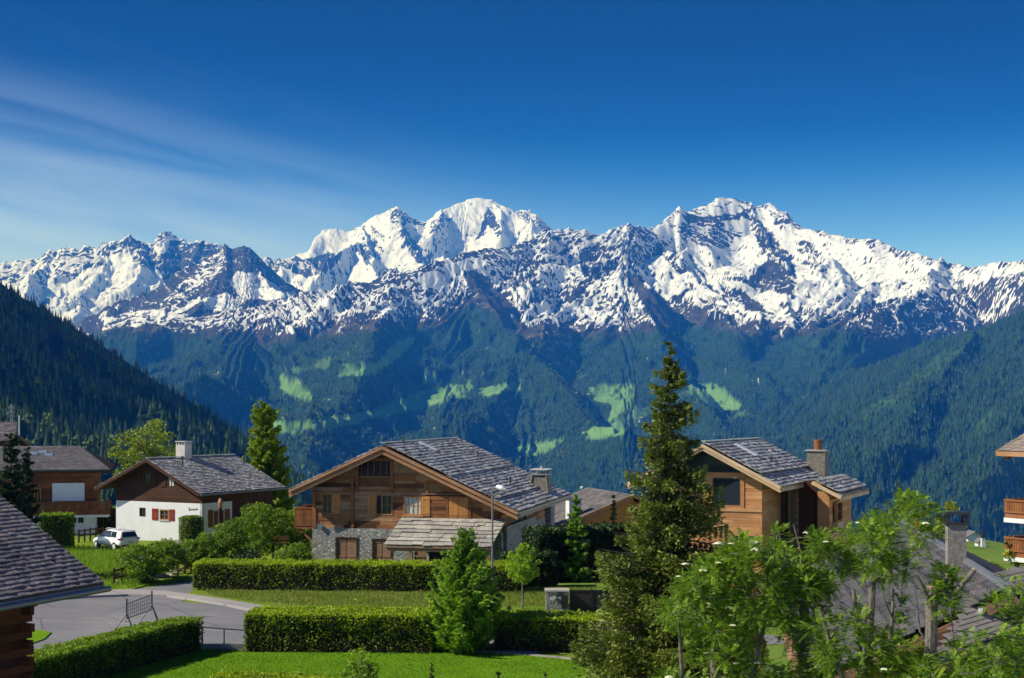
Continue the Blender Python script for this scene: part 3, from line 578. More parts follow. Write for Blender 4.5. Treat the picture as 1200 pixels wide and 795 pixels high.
# ================================================================== PLANT BUILDERS
def quads(cen, d1, d2, mat, name, v, parent=None):
    """many small leaves: centre, half-length and half-width vectors, pointed at both ends"""
    n = len(cen); V = np.stack([cen-d1, cen+d2-0.15*d1, cen+d1, cen-d2-0.15*d1], 1).reshape(-1, 3)
    return link_mesh(name, np_mesh(name, V, np.arange(4*n).reshape(n, 4), mat, face_attrs={'v': v}), parent)
def rvec(rs, n):
    a = rs.normal(size=(n, 3)); return a/np.linalg.norm(a, axis=1, keepdims=True)
def leafset(rs, cen, size, flat=0.35):
    """random leaf axes"""
    n = len(cen); a = rvec(rs, n); a[:, 2] *= (1-flat); a /= np.linalg.norm(a, axis=1, keepdims=True)
    b = np.cross(a, rvec(rs, n)); b /= np.linalg.norm(b, axis=1, keepdims=True)
    s = size*rs.uniform(0.6, 1.3, (n, 1)); return a*s, b*s*0.55
def clumps(rs, centres, radii, per, squash=0.8):
    out = []; 
    for c, r in zip(centres, radii):
        k = max(3, int(per*(r**2))); d = rvec(rs, k)*(rs.uniform(0.25, 1, (k, 1))**0.45)*r; d[:, 2] *= squash; out.append(np.array(c)+d)
    return np.concatenate(out)

def hedge(root, pts, width, height, mat, dens=150, leaf=0.075, seed=1, wob=0.06, core=M_HEDGEC, gap=0.0):
    """clipped hedge along a ground polyline: dark twiggy inside and a skin of leaves"""
    rs = np.random.RandomState(seed); cen = []; mb = MB()
    for p, q in zip(pts[:-1], pts[1:]):
        p = Vector(p); q = Vector(q); d = (q-p); L = d.length; d.normalize(); nrm = Vector((-d.y, d.x, 0)); hw = width/2
        m = Matrix(((d.x, nrm.x, 0, p.x), (d.y, nrm.y, 0, p.y), (0, 0, 1, p.z), (0, 0, 0, 1)))
        mb.box(0.05, L-0.05, -hw+0.16, hw-0.16, gap+0.03, height-0.14, 0.3, m)
        def put(n, f):
            l = f(n); ph = l[:, 0]; wv = wob*fbm(ph*1.1+seed, l[:, 2]*1.3+l[:, 1]*2, 3)*2
            l = l + wv[:, None]*np.where(np.abs(l[:, 1:2]) > hw-0.2, 1, 0)*np.sign(l[:, 1:2])*np.array([0, 1, 0]); l[:, 2] += np.where(l[:, 2] > height-0.2, wv, 0)
            out = np.array(p)+l[:, 0:1]*np.array(d)+l[:, 1:2]*np.array(nrm); out[:, 2] += l[:, 2]; cen.append(out)
        for sgn in (-1, 1):
            def side(n):
                s_ = rs.uniform(0, L, n); z_ = gap+rs.uniform(0, 1, n)**0.7*(height-gap); k = rs.uniform(-.55, .8, n) < fbm(s_*1.7+seed*3, z_*2.1+seed, 4, .6)+.55*(z_/height)**2; s_, z_ = s_[k], z_[k]
                return np.stack([s_, sgn*(hw-rs.exponential(0.06, len(s_))-.14*sstep(height-.22, height, z_)), z_], 1)
            put(int(L*height*dens*1.5), side)
        put(int(L*width*9), lambda n: np.stack([rs.uniform(0, L, n), rs.uniform(-hw, hw, n), height+rs.exponential(0.06, n)], 1))
        put(int(L*width*dens*1.3), lambda n: np.stack([rs.uniform(0, L, n), rs.uniform(-hw, hw, n), height-rs.exponential(0.035, n)+0.03*rs.normal(size=n)], 1)*1.0)
        for x in (0, L): put(int(width*height*dens), lambda n: np.stack([x+rs.normal(0, 0.04, n), rs.uniform(-hw, hw, n), gap+rs.uniform(0, 1, n)*(height-gap)], 1))
        if gap > 0:
            k = 0.3
            while k < L: mb.box(k-0.03, k+0.03, -0.04, 0.04, 0, gap+0.1, 0.1, m); k += rs.uniform(0.4, 0.8)
    mb.build('stems', core, root)
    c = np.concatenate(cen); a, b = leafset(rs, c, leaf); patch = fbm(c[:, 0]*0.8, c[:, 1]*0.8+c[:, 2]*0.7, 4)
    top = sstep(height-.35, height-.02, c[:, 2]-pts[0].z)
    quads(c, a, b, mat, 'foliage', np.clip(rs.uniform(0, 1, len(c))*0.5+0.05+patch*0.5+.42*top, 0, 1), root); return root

def conifer(root, h, rad, mat, seed, whorls=26, per=9, droop=0.25, tuft=0.16, dens=1.0, base=0.06, upturn=0.0, bark=None, power=0.85, lo=0.0, hi=1.0, wid=0.45, jitz=1.6, hang=0.10):
    """spruce/fir/larch: tapered trunk, whorls of branches that carry hanging sprays of needles"""
    rs = np.random.RandomState(seed); mb = MB()
    lean = rs.uniform(-0.02, 0.02, 2)*h*0.3
    mb.tube([(lean[0]*t*t, lean[1]*t*t, h*t) for t in np.linspace(0, 0.985, 9)], [max(0.01, 0.022*h*(1-t)**0.9) for t in np.linspace(0, 1, 9)], 8)
    cen = []; dirs = []; vv = []; wd = []
    for k in range(whorls):
        t = base + (0.99-base)*(k+rs.uniform(-0.3, 0.3))/whorls; z = h*t; R0 = rad*(1-t)**power*rs.uniform(0.85, 1.1) + 0.03*rad
        nb = max(4, int(per*(0.55+0.6*(1-t)))); a0 = rs.uniform(0, 6.28)
        for i in range(nb):
            a = a0 + 6.283*i/nb + rs.uniform(-0.5, 0.5); L = R0*rs.uniform(0.55, 1.2); z = h*min(.985, t+rs.uniform(-.6, .6)*(0.99-base)/whorls*jitz); ns = max(3, int(L/0.16))
            sx = np.linspace(0.05, 1, ns); dz = -droop*L*sx**1.3 + (upturn+0.10)*L*sx**3 + (0.30*L*sx if t > 0.8 else 0)
            px = lean[0]*t*t + np.cos(a)*L*sx; py = lean[1]*t*t + np.sin(a)*L*sx; pz = z + dz + rs.uniform(-0.03, 0.03)*L
            mb.tube([(px[0], py[0], pz[0]), (px[ns//2], py[ns//2], pz[ns//2]), (px[-1], py[-1], pz[-1])], [0.012+0.010*L, 0.010+0.005*L, 0.004], 4, 0.2, cap=False)
            m = int(max(6, L*58*dens)); s = rs.uniform(0.0, 1, m)**0.6; ii = np.clip((s*(ns-1)).astype(int), 0, ns-1)
            side = rs.normal(0, 1, m); w = wid*L*(1-s*0.75)*0.6; ox = -np.sin(a)*side*w*0.55; oy = np.cos(a)*side*w*0.55
            c = np.stack([px[ii]+ox, py[ii]+oy, pz[ii]-np.abs(side)*w*0.22-rs.exponential(0.5, m)*hang*L*(.35+s*.65)], 1)
            d = np.stack([np.cos(a)*0.8+ox*0.9/(w+0.02)*0.5, np.sin(a)*0.8+oy*0.9/(w+0.02)*0.5, -0.35+rs.uniform(-0.45, 0.35, m)+upturn*2], 1)+0.3*rs.normal(size=(m, 3))
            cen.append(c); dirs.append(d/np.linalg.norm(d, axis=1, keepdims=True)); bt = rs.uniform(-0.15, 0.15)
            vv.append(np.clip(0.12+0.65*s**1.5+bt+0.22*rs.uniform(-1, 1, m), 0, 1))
    cen = np.concatenate(cen); dirs = np.concatenate(dirs); vv = np.concatenate(vv); n = len(cen)
    b = np.cross(dirs, rvec(rs, n)); b /= np.linalg.norm(b, axis=1, keepdims=True); s = tuft*rs.uniform(0.6, 1.25, (n, 1))
    mb.build('trunk', bark or M_BARK, root); quads(cen, dirs*s, b*s*0.36, mat, 'crown', vv, root); return root

def broad(root, h, rad, mat, seed, nclump=60, per=900, leaf=0.11, trunk_h=0.35, tr=None, bark=None, shape=(1, 1, 1), low=0.35, stems=1, csz=0.2):
    """broadleaf tree or shrub: trunk, limbs to every leaf clump, leaf-sized faces in the clumps"""
    rs = np.random.RandomState(seed); mb = MB(); tr = tr or 0.02*h+0.02; cs = []; rr = []
    zc = h*(low+(1-low)/2); hz = h*(1-low)/2
    for k in range(nclump):
        d = rvec(rs, 1)[0]*(rs.uniform(0.1, 1)**0.5); c = np.array([d[0]*rad*shape[0], d[1]*rad*shape[1], zc+d[2]*hz*0.88])
        cs.append(c); rr.append(rad*csz*rs.uniform(0.7, 1.5))
    fork = h*trunk_h
    if stems == 1: mb.tube([(0, 0, 0), (0.02*h*rs.normal(), 0.01*h, fork*0.6), (0, 0, fork), (0, 0, zc+hz*0.5)], [tr*1.2, tr, tr*0.8, tr*0.25], 8)
    nodes = [np.array([0, 0, z_]) for z_ in np.linspace(fork*.8, zc+hz*.4, 6)] if stems == 1 else [np.array([rs.normal()*0.12*rad, rs.normal()*0.12*rad, 0]) for _ in range(stems)]
    if stems > 1: [mb.tube([(0, 0, .0), (n_[0], n_[1], .03)], tr*.4, 5) for n_ in nodes]
    for c in sorted(cs, key=lambda q: np.hypot(q[0], q[1])+(0 if stems == 1 else q[2])):
        s0 = min(nodes, key=lambda q: np.linalg.norm(q-c)+(3*max(0, q[2]-c[2]))); r_ = tr*0.34*max(.25, 1-np.hypot(c[0], c[1])/(rad*1.1))
        mid = s0*0.5+c*0.5+rs.normal(size=3)*0.02*h; nodes.append(c)
        mb.tube([s0, mid, c], [r_*1.3, r_, r_*.7], 5, cap=False)
    mb.build('trunk' if stems == 1 else 'stems', bark or M_BARK, root)
    c = clumps(rs, cs, rr, per); a, b = leafset(rs, c, leaf); cid = np.concatenate([[k]*max(3, int(per*(r**2))) for k, r in enumerate(rr)]); cv = rs.uniform(-0.22, 0.22, nclump)
    quads(c, a, b, mat, 'crown' if stems == 1 else 'foliage', np.clip(rs.uniform(0.1, 0.9, len(c))+cv[cid], 0, 1), root); return root

def pinnate(rs, base, d, L, nl=7, lw=0.0110, ll=0.030):
    """one feather leaf of the rowan: leaflet centres and axes"""
    d = d/np.linalg.norm(d); sd = np.cross(d, [0, 0, 1.0]); sd /= (np.linalg.norm(sd)+1e-6); up = np.cross(sd, d)
    C_, A_, B_ = [], [], []
    for k in range(nl):
        s = (k+1.0)/nl; p = base + d*L*s - np.array([0, 0, 0.25*L*s*s])
        for sg in (-1, 1):
            ax = sd*sg*0.85 + d*0.5 - np.array([0, 0, 0.18]); ax /= np.linalg.norm(ax); C_.append(p+ax*ll*0.8); A_.append(ax*ll); B_.append(np.cross(ax, up)*lw)
    C_.append(base+d*L*1.1-np.array([0, 0, 0.25*L])); A_.append(d*ll); B_.append(sd*lw); return C_, A_, B_
def rowan(root, stems, centres, seed, leaf_n=26, spread=0.42, L=0.20, blossoms=0, cut=(), cname='crown'):
    """pollarded rowan: stems given as polylines with radii, feather leaves round the shoot tips"""
    rs = np.random.RandomState(seed); mb = MB(); cu = MB()
    for pts, r in stems:
        mb.tube(pts, r, 9)
    for pts, r in cut:
        mb.tube(pts, r, 9); a = Vector(pts[-1]); d = (a-Vector(pts[-2])).normalized(); cu.tube([a-d*0.002, a+d*0.015], r[-1]*0.96, 9)
    tips = [Vector(p[-1]) for p, r in list(stems)+list(cut)]
    Cc, Aa, Bb = [], [], []
    nodes = [np.array(t) for t in tips]+[np.array(Vector(p[k]).lerp(Vector(p[k+1]), .5)) for p, r in stems for k in range(1, len(p)-1)]
    for c in sorted(centres, key=lambda q: min(np.linalg.norm(n_-np.array(q)) for n_ in nodes[:len(tips)])):
        c = np.array(c, float); t = min(nodes, key=lambda q: np.linalg.norm(q-c)); mid = (t+c)/2+rs.normal(size=3)*0.06; mb.tube([t, mid, c], [0.016, 0.011, 0.006], 5, cap=False); nodes.append(c)
        for k in range(int(leaf_n*2.6)):
            o = rvec(rs, 1)[0]*rs.uniform(0.2, 1)*spread; o[2] *= 0.7; dd = o/np.linalg.norm(o)+np.array([0, 0, 0.25])+0.3*rs.normal(size=3)
            a, b, e = pinnate(rs, c+o*0.6, dd, L*rs.uniform(0.7, 1.2)); Cc += a; Aa += b; Bb += e
    mb.build('trunk', M_BARKG, root)
    if cut: cu.build('cut_face', M_CUT, root)
    n = len(Cc); grp = np.repeat(rs.uniform(-0.25, 0.25, n//15+1), 15)[:n]
    quads(np.array(Cc), np.array(Aa), np.array(Bb), M_ROWAN, 'crown', np.clip(rs.uniform(0.15, 0.85, n)+grp, 0, 1), root)
    for k in range(blossoms):
        c = np.array(centres[rs.randint(len(centres))], float)+np.array([rs.normal()*0.18, rs.normal()*0.18-0.15, 0.10+rs.uniform(0, 0.12)])
        n1, n2 = 9, 26; th = np.linspace(0, 6.283, n2, endpoint=False); rr_ = np.linspace(0.004, .085*rs.uniform(.6, 1.2), n1); RR, TT = np.meshgrid(rr_, th, indexing='ij'); RR = RR*(1+.12*np.sin(TT*5+k))
        V = np.stack([c[0]+RR*np.cos(TT), c[1]+RR*np.sin(TT), c[2]-RR**2*4+rs.uniform(0, .018, RR.shape)], -1).reshape(-1, 3); ii = np.arange(n1*n2).reshape(n1, n2); jj = np.roll(ii, -1, 1)
        Fq = np.stack([ii[:-1], ii[1:], jj[1:], jj[:-1]], -1).reshape(-1, 4); link_mesh('flower_cluster', np_mesh('flower_cluster', V, Fq, M_BLOSSOM, face_attrs={'v': rs.uniform(0, 1, len(Fq))}), root)
    return root
# ================================================================== BUILDING TOOLS
class Frame:
    """a building's own axes: a = along the gable front to the right, b = away along the ridge, z up (0 = ground)"""
    def __init__(s, name, px, D, th):
        s.th = R(th); s.A = Vector((math.cos(s.th), -math.sin(s.th), 0)); s.B = Vector((math.sin(s.th), math.cos(s.th), 0))
        s.O = Vector(((px-600)/F*D, D, 0)); s.root = empty(name, s.O, -s.th) if name else None
    def ray(s, px, py):
        d = Vector(((px-600)/F, 1, (H0-py)/F)); o = Vector((0, 0, EYE))-s.O
        return Vector((o.dot(s.A), o.dot(s.B), o.z)), Vector((d.dot(s.A), d.dot(s.B), d.z))
    def fa(s, px, py, b=0.0):
        o, d = s.ray(px, py); t = (b-o.y)/d.y; p = o+d*t; return p.x, p.z
    def sd(s, px, py, a=0.0):
        o, d = s.ray(px, py); t = (a-o.x)/d.x; p = o+d*t; return p.y, p.z
    def on(s, px, py, p0, n):
        o, d = s.ray(px, py); t = (Vector(p0)-o).dot(n)/d.dot(n); return o+d*t
def front(b0=0.0): return lambda s, o, z: (s, b0-o, z)
def right(a0): return lambda s, o, z: (a0+o, s, z)
def left(a0): return lambda s, o, z: (a0-o, s, z)
def pbox(mb, pl, s0, s1, o0, o1, z0, z1, v=0.5):
    p = pl(s0, o0, z0); q = pl(s1, o1, z1)
    x0, x1 = sorted((p[0], q[0])); y0, y1 = sorted((p[1], q[1])); return mb.box(x0, x1, y0, y1, min(z0, z1), max(z0, z1), v)
def boards(pl, s0, s1, z0, z1, row=0.22, holes=(), top=None, lmin=1.2, lmax=4.0, seed=1, o0=-0.10, o1=0.0, jit=0.012, vertical=False, mb=None):
    rnd = random.Random(seed); mb = mb or MB()
    if vertical:
        s = s0
        while s < s1-0.02:
            e = min(s+row, s1); zt = min(z1, top((s+e)/2)) if top else z1
            cuts = sorted([(h[2], h[3]) for h in holes if h[0] < (s+e)/2 < h[1]]); zc = z0
            for c0, c1 in cuts+[(zt, zt)]:
                if min(c0, zt)-zc > 0.03: pbox(mb, pl, s+0.006, e-0.006, o0, o1+rnd.uniform(-jit, jit), zc, min(c0, zt), rnd.random())
                zc = max(zc, c1)
            s = e
        return mb
    z = z0
    while z < z1-0.02:
        e = min(z+row*rnd.uniform(0.85, 1.15), z1); zc = (z+e)/2; a, b = s0, s1
        if top:
            ss = np.linspace(s0, s1, 200); ok = [q for q in ss if top(q) > zc]
            if not ok: break
            a, b = ok[0], ok[-1]
        iv = [(a, b)]
        for h in holes:
            if h[2] < zc < h[3]:
                nv = []
                for i0, i1 in iv:
                    if h[1] <= i0 or h[0] >= i1: nv.append((i0, i1)); continue
                    if h[0] > i0: nv.append((i0, h[0]))
                    if h[1] < i1: nv.append((h[1], i1))
                iv = nv
        for i0, i1 in iv:
            p = i0
            while p < i1-0.03:
                q = min(i1, p+rnd.uniform(lmin, lmax)); q = i1 if i1-q < 0.5 else q
                pbox(mb, pl, p, q-0.004, o0, o1+rnd.uniform(-jit, jit), z+0.004, e-0.004, rnd.random()); p = q
        z = e
    return mb
def cells(pl, s0, s1, z0, z1, holes=(), o0=-0.25, o1=0.0, mb=None):
    mb = mb or MB(); S = sorted({s0, s1, *[h[0] for h in holes], *[h[1] for h in holes]}); Z = sorted({z0, z1, *[h[2] for h in holes], *[h[3] for h in holes]})
    S = [x for x in S if s0 <= x <= s1]; Z = [x for x in Z if z0 <= x <= z1]
    for a, b in zip(S[:-1], S[1:]):
        for c, d in zip(Z[:-1], Z[1:]):
            if not any(h[0] < (a+b)/2 < h[1] and h[2] < (c+d)/2 < h[3] for h in holes): pbox(mb, pl, a, b, o0, o1, c, d)
    return mb
def window(root, pl, h, mf, bars=(1, 1), fw=0.07, o=-0.08, curtain=False, sill=None, glass=None, proud=0.02):
    s0, s1, z0, z1 = h; mb = MB()
    for a, b, c, d in ((s0, s0+fw, z0, z1), (s1-fw, s1, z0, z1), (s0+fw, s1-fw, z0, z0+fw), (s0+fw, s1-fw, z1-fw, z1)): pbox(mb, pl, a, b, o-0.02, proud, c, d, 0.5)
    for i in range(1, bars[0]+1): x = s0+(s1-s0)*i/(bars[0]+1); pbox(mb, pl, x-0.025, x+0.025, o+0.003, o+0.035, z0+fw, z1-fw, 0.5)
    for i in range(1, bars[1]+1): x = z0+(z1-z0)*i/(bars[1]+1); pbox(mb, pl, s0+fw, s1-fw, o+0.004, o+0.03, x-0.015, x+0.015, 0.5)
    w_ = mb.build('window', mf, root); g = MB(); pbox(g, pl, s0+fw/2, s1-fw/2, o-0.012, o, z0+fw/2, z1-fw/2); g.build('pane', M_CURT if curtain else M_GLASS, w_)
    if sill: g = MB(); pbox(g, pl, s0-0.06, s1+0.06, -0.05, 0.09, z0-0.07, z0); g.build('sill', sill, w_)
    return w_
def shutter(root, pl, h, mat, o=0.012, vertical=True, seed=1):
    s0, s1, z0, z1 = h; mb = MB(); boards(pl, s0, s1, z0, z1, row=0.13, seed=seed, o0=o, o1=o+0.03, jit=0.004, vertical=True, mb=mb)
    for z in (z0+0.16, z1-0.20): pbox(mb, pl, s0+0.02, s1-0.02, o+0.035, o+0.06, z, z+0.07, 0.4)
    return mb.build('shutter', mat, root)
def roof_slabs(R0, R1, E0, E1, row=0.42, wmin=0.35, wmax=0.9, th=0.045, tilt=0.05, seed=1, lift=0.0, irr=0.25, mb=None):
    """overlapping slabs on the slope between ridge R0-R1 and eave E0-E1 (parallelogram)"""
    rnd = random.Random(seed); mb = mb or MB(); R0, R1, E0, E1 = map(Vector, (R0, R1, E0, E1))
    e1 = (E1-E0); L = e1.length; e1.normalize(); dn = (E0-R0); S = dn.length; dn.normalize(); n = dn.cross(e1).normalized()
    if n.z < 0: n = -n
    nr = max(2, int(round(S/row))); rh = S/nr
    for k in range(nr):
        s0 = S-(k+1)*rh; s1 = s0+rh; u = -rnd.uniform(0, wmax*0.5)
        while u < L:
            w_ = rnd.uniform(wmin, wmax); a = max(0, u); b = min(L, u+w_-0.008); u += w_
            if b-a < 0.03: continue
            t = th*rnd.uniform(0.6, 1.5); ov = rh*irr*rnd.uniform(-0.4, 0.5) if k > 0 else rh*irr*rnd.uniform(-0.1, 0.35); up = s0-rh*0.35 if s0-rh*0.35 > 0 else 0
            hb = lift+tilt*rnd.uniform(0.8, 1.25)
            top = lift*1.0+0.002
            P0 = R0+e1*a+dn*up; P1 = R0+e1*b+dn*up; Q0 = R0+e1*a+dn*(s1+ov); Q1 = R0+e1*b+dn*(s1+ov)
            vs = [P0+n*top, P1+n*top, Q1+n*hb, Q0+n*hb, P0+n*(top+t*0.5), P1+n*(top+t*0.5), Q1+n*(hb+t), Q0+n*(hb+t)]
            mb.raw(vs, [(3,2,1,0),(4,5,6,7),(0,1,5,4),(1,2,6,5),(2,3,7,6),(3,0,4,7)], rnd.random())
    return mb
def deck(mb, R0, R1, E0, E1, t=0.16, v=0.3, sink=0.01):
    R0, R1, E0, E1 = map(Vector, (R0, R1, E0, E1)); dn = (E0-R0).normalized(); n = dn.cross((E1-E0).normalized()).normalized()
    if n.z < 0: n = -n
    a = [R0-n*sink, R1-n*sink, E1-n*sink, E0-n*sink]; b = [p-n*t for p in a]
    return mb.raw(a+b, [(0,1,2,3),(7,6,5,4),(0,4,5,1),(1,5,6,2),(2,6,7,3),(3,7,4,0)], v)
def seg_z(a, pk, le, re):
    """roof underside height over position a; pk, le, re are (a, z)"""
    return np.interp(a, [le[0], pk[0], re[0]], [le[1], pk[1], re[1]])
def balcony(root, pts, z, h, mat, fl, rail=0.10, name='balcony', slat=0.13, brackets=()):
    """board balcony: pts is the outer edge polyline (a,b)"""
    mb = MB()
    for i, (p, q) in enumerate(zip(pts[:-1], pts[1:])):
        p = Vector((*p, 0)); q = Vector((*q, 0)); L = (q-p).length; d = (q-p)/L
        k = 0.0; j = 0
        while k < L-0.02:
            a = p+d*(k+0.004); b = p+d*min(k+slat-0.014, L); mb.beam(a+Vector((0,0,z+0.04+(h-0.1)/2)), b+Vector((0,0,z+0.04+(h-0.1)/2)), 0.03, h-0.12, ((j*37+i*11) % 17)/17.0); k += slat; j += 1
        mb.beam(p+Vector((0,0,z+h)), q+Vector((0,0,z+h)), 0.12, 0.08, 0.6); mb.beam(p+Vector((0,0,z+0.08)), q+Vector((0,0,z+0.08)), 0.09, 0.06, 0.4)
    for (p, q) in brackets: mb.beam(p, q, 0.14, 0.14, 0.5)
    o = mb.build(name, mat, root); g = MB(); g.prism([tuple(p) for p in fl], 'z', z-0.16, z); g.build('balcony_floor', mat if name != 'balconyw' else M_WHITE, o); return o

# ================================================================== THE BIG OLD CHALET (middle)
f = Frame('chalet', 367, 103.0, 12); rt = f.root
tag(rt, 'old timber chalet with rubble stone ground floor beside the street lamp', 'house')
W = f.fa(587, 600)[0]; zs = f.fa(480, 620.5)[1]; OV = -1.25
pk = f.fa(448, 523, OV); le = f.fa(339, 574, OV); re_ = f.fa(607, 600, OV)
bL = f.sd(668, 582, re_[0])[0]; zg = lambda a: float(seg_z(a, pk, le, re_))-0.28
def H_(x0, y0, x1, y1, b=0.0):
    a0, z1 = f.fa(x0, y0, b); a1, z0 = f.fa(x1, y1, b); return (a0, a1, z0, z1)
win1 = H_(378, 579, 389, 603); sh1 = H_(389.5, 579, 399, 603); sh2 = H_(431, 580, 441, 604); dk2 = H_(442, 580, 446.5, 604); win2 = H_(447, 580, 460, 604)
win3 = H_(473, 582, 494, 604); sh3 = H_(494.5, 582, 504, 605); sh4 = H_(526, 583, 549, 607); log = H_(420, 541, 457, 570)
lw1 = H_(395, 631, 418, 656); lw2 = H_(438, 633, 458, 656); door = H_(486, 634, 500, 662); dk5 = H_(503, 640, 575, 668)
holes = [win1, dk2, win2, win3, log]
core = MB(); core.prism([(0.12, -0.6), (W-0.12, -0.6), (W-0.12, zg(W-0.12)-0.05), (pk[0], pk[1]-0.42), (0.12, zg(0.12)-0.05)], 'y', 0.13, bL-0.6); core.build('core_wall', M_DARK, rt)
mb = boards(front(), 0, W, zs, 12, row=0.27, holes=holes, top=zg, seed=3, lmin=1.0, lmax=3.4, jit=0.02)
boards(right(W), 0.0, bL-1.2, zs-0.2, zg(W)+0.05, row=0.27, seed=4, mb=mb, holes=[(3.2, 9.0, zs-0.3, zs+1.0)]); boards(left(0), 0.0, bL-1.2, zs, zg(0)-0.0, row=0.27, seed=5, mb=mb)
for h in (H_(411.5, 562, 415, 618), H_(457.5, 540, 461, 578), H_(499, 563, 502, 580), H_(366.5, 575, 370.5, 619), H_(417, 541, 420.5, 577), H_(417, 570, 460, 573.5), H_(370, 577, 412, 579), H_(461, 578, 586, 580.5)): pbox(mb, front(), h[0], h[1], 0.0, 0.085, h[2], h[3], 0.9 if h[1]-h[0] > 1 else 0.25)
a0, a1, z0, z1 = log; pbox(mb, front(), a0, a1, -0.09, -0.03, z0, z0+0.62, 0.1); pbox(mb, front(), a0, a1, -0.05, 0.03, z0+0.62, z0+0.72, 0.5)
for k in range(5): x = a0+(a1-a0)*(k+0.5)/5; pbox(mb, front(), x-0.04, x+0.04, -0.085, -0.02, z0+0.72, z1, 0.1)
mb.build('wall', M_WOOD, rt)
mb = cells(front(), -0.06, W+0.02, -0.6, zs, holes=[lw1, lw2, door, dk5], o1=0.04); cells(right(W), 0.0, bL-1.2, -0.6, zs-0.2, o0=-0.2, o1=0.05, mb=mb); cells(left(0), 0, bL-1.2, -0.6, zs-0.01, o1=0.03, o0=-0.2, mb=mb)
b0 = f.sd(627, 600, W)[0]; b1 = min(f.sd(643, 600, W)[0], bL-1.3); pbox(mb, right(W), b1-1.6, b1, 0.05, 0.5, -0.6, zg(W)-0.1); pbox(mb, right(W), 0.6, b0-1.2, 0.05, 0.30, -0.6, zs+0.25)
mb.build('stone_wall', M_STONE, rt)
window(rt, front(), win1, M_WOOD, (1, 2)); window(rt, front(), win2, M_TIMBER, (1, 1)); window(rt, front(), win3, M_SHUTO, (3, 1), curtain=True)
for a, b, o_, c, d, v in ((win3[0]-0.14, win3[1]+0.1, .05, win3[3], win3[3]+0.12, .3), (win1[0]-0.1, sh1[1]+0.05, .07, win1[2]-0.12, win1[2], .3), (win3[0]-0.14, win3[1]+0.1, .08, win3[2]-0.12, win3[2], .6), (sh4[0]-0.2, sh4[0]-0.03, .06, sh4[2]-.1, sh4[3]+.1, .3), (sh4[1]+0.03, sh4[1]+.2, .06, sh4[2]-.1, sh4[3]+.1, .3)):
    g = MB(); pbox(g, front(), a, b, 0.0, o_, c, d, v); g.build('trim_board', M_WOOD, rt)
for i, (h, m) in enumerate(((sh1, M_SHUTO), (sh2, M_SHUTO), (sh3, M_SHUTO), ((sh4[0], (sh4[0]+sh4[1])/2-.01, sh4[2], sh4[3]), M_SHUTO), (((sh4[0]+sh4[1])/2+.01, sh4[1], sh4[2], sh4[3]), M_SHUTO))): shutter(rt, front(), h, m, seed=i)
for h in (lw1, lw2):
    g = MB(); fw = 0.1
    for a, b, c, d in ((h[0]-fw, h[0], h[2]-fw, h[3]+fw), (h[1], h[1]+fw, h[2]-fw, h[3]+fw), (h[0], h[1], h[2]-fw, h[2]), (h[0], h[1], h[3], h[3]+fw)): pbox(g, front(), a, b, 0.045, 0.09, c, d, 0.2)
    fr = g.build('window_frame', M_WOODD, rt); m_ = (h[0]+h[1])/2
    for q, (x0, x1) in enumerate(((h[0], m_-0.02), (m_+0.02, h[1]))): shutter(fr, front(), (x0, x1, h[2], h[3]), M_SHUTB, o=-0.04, seed=q+7)
g = MB(); pbox(g, front(), door[0]+.05, door[1]-.05, -0.1, -0.05, -0.6, door[3]-.05, .3); pbox(g, front(), door[0], door[1], -0.04, 0.02, door[3]-1.15, door[3]-1.05, .5); g.build('door', M_SHUTB, rt)
# roof: slab-covered right slope in three bands, left slope, verge timbers
r0 = (pk[0], OV, pk[1]); r1 = (pk[0], bL-1.0, pk[1]); e0 = (re_[0], OV, re_[1]); e1 = (re_[0], bL, re_[1]); l0 = (le[0], OV, le[1]); l1 = (le[0], bL, le[1])
dk = MB(); deck(dk, r0, (pk[0], bL, pk[1]), e0, e1, 0.20); deck(dk, r0, (pk[0], bL, pk[1]), l0, l1, 0.20, sink=0.012); rf = dk.build('roof', M_TIMBER, rt)
def lerp(p, q, t): return tuple(p[i]+(q[i]-p[i])*t for i in range(3))
sl = MB(); r1 = (pk[0], bL, pk[1])
for t0, t1, lf, sdn in ((0, 0.50, 0.17, 1), (0.47, 0.83, 0.09, 2), (0.80, 1.0, 0.0, 3)): roof_slabs(lerp(r0, e0, t0), lerp(r1, e1, t0), lerp(r0, e0, t1), lerp(r1, e1, t1), row=0.40, wmin=0.35, wmax=1.15, th=0.05, tilt=0.065, seed=sdn, lift=lf, irr=0.35, mb=sl)
roof_slabs(r0, r1, l0, l1, row=0.52, wmin=0.5, wmax=1.4, th=0.06, tilt=0.07, seed=9, mb=sl); sl.beam((pk[0], OV, pk[1]+0.24), (pk[0], bL, pk[1]+0.24), 0.35, 0.06, .5); sl.build('slate_slabs', M_SLATE, rf)
vb = MB()
for q, v in ((l0, .3), (e0, .5)):
    p0 = Vector(r0); q0 = Vector(q)
    for dz, dy, hh, wd_, vv in ((-0.12, -0.12, 0.17, .10, 1), (-0.29, 0.02, 0.14, .07, 0), (-0.46, -0.03, 0.20, .08, .6)): vb.beam(p0+Vector((0, dy, dz)), q0+Vector((0, dy, dz)), wd_, hh, vv)
for x, y in ((405, 551), (365, 566), (492, 551), (535, 571), (448, 535)): a, z = f.fa(x, y, OV+0.2); vb.beam((a, OV+0.05, zg(a)-0.05), (a, 0.1, zg(a)-0.05), 0.20, 0.24, 1)
vb.build('verge_board', M_TIMBER, rf)
gt = MB(); gt.beam((re_[0]+0.07, OV, re_[1]-0.16), (re_[0]+0.07, bL, re_[1]-0.16), 0.15, 0.30, .3); gt.beam((re_[0]+0.16, OV-0.1, re_[1]-0.30), (re_[0]+0.16, bL, re_[1]-0.30), 0.13, 0.11, .3); gt.build('gutter', M_METAL, rf)
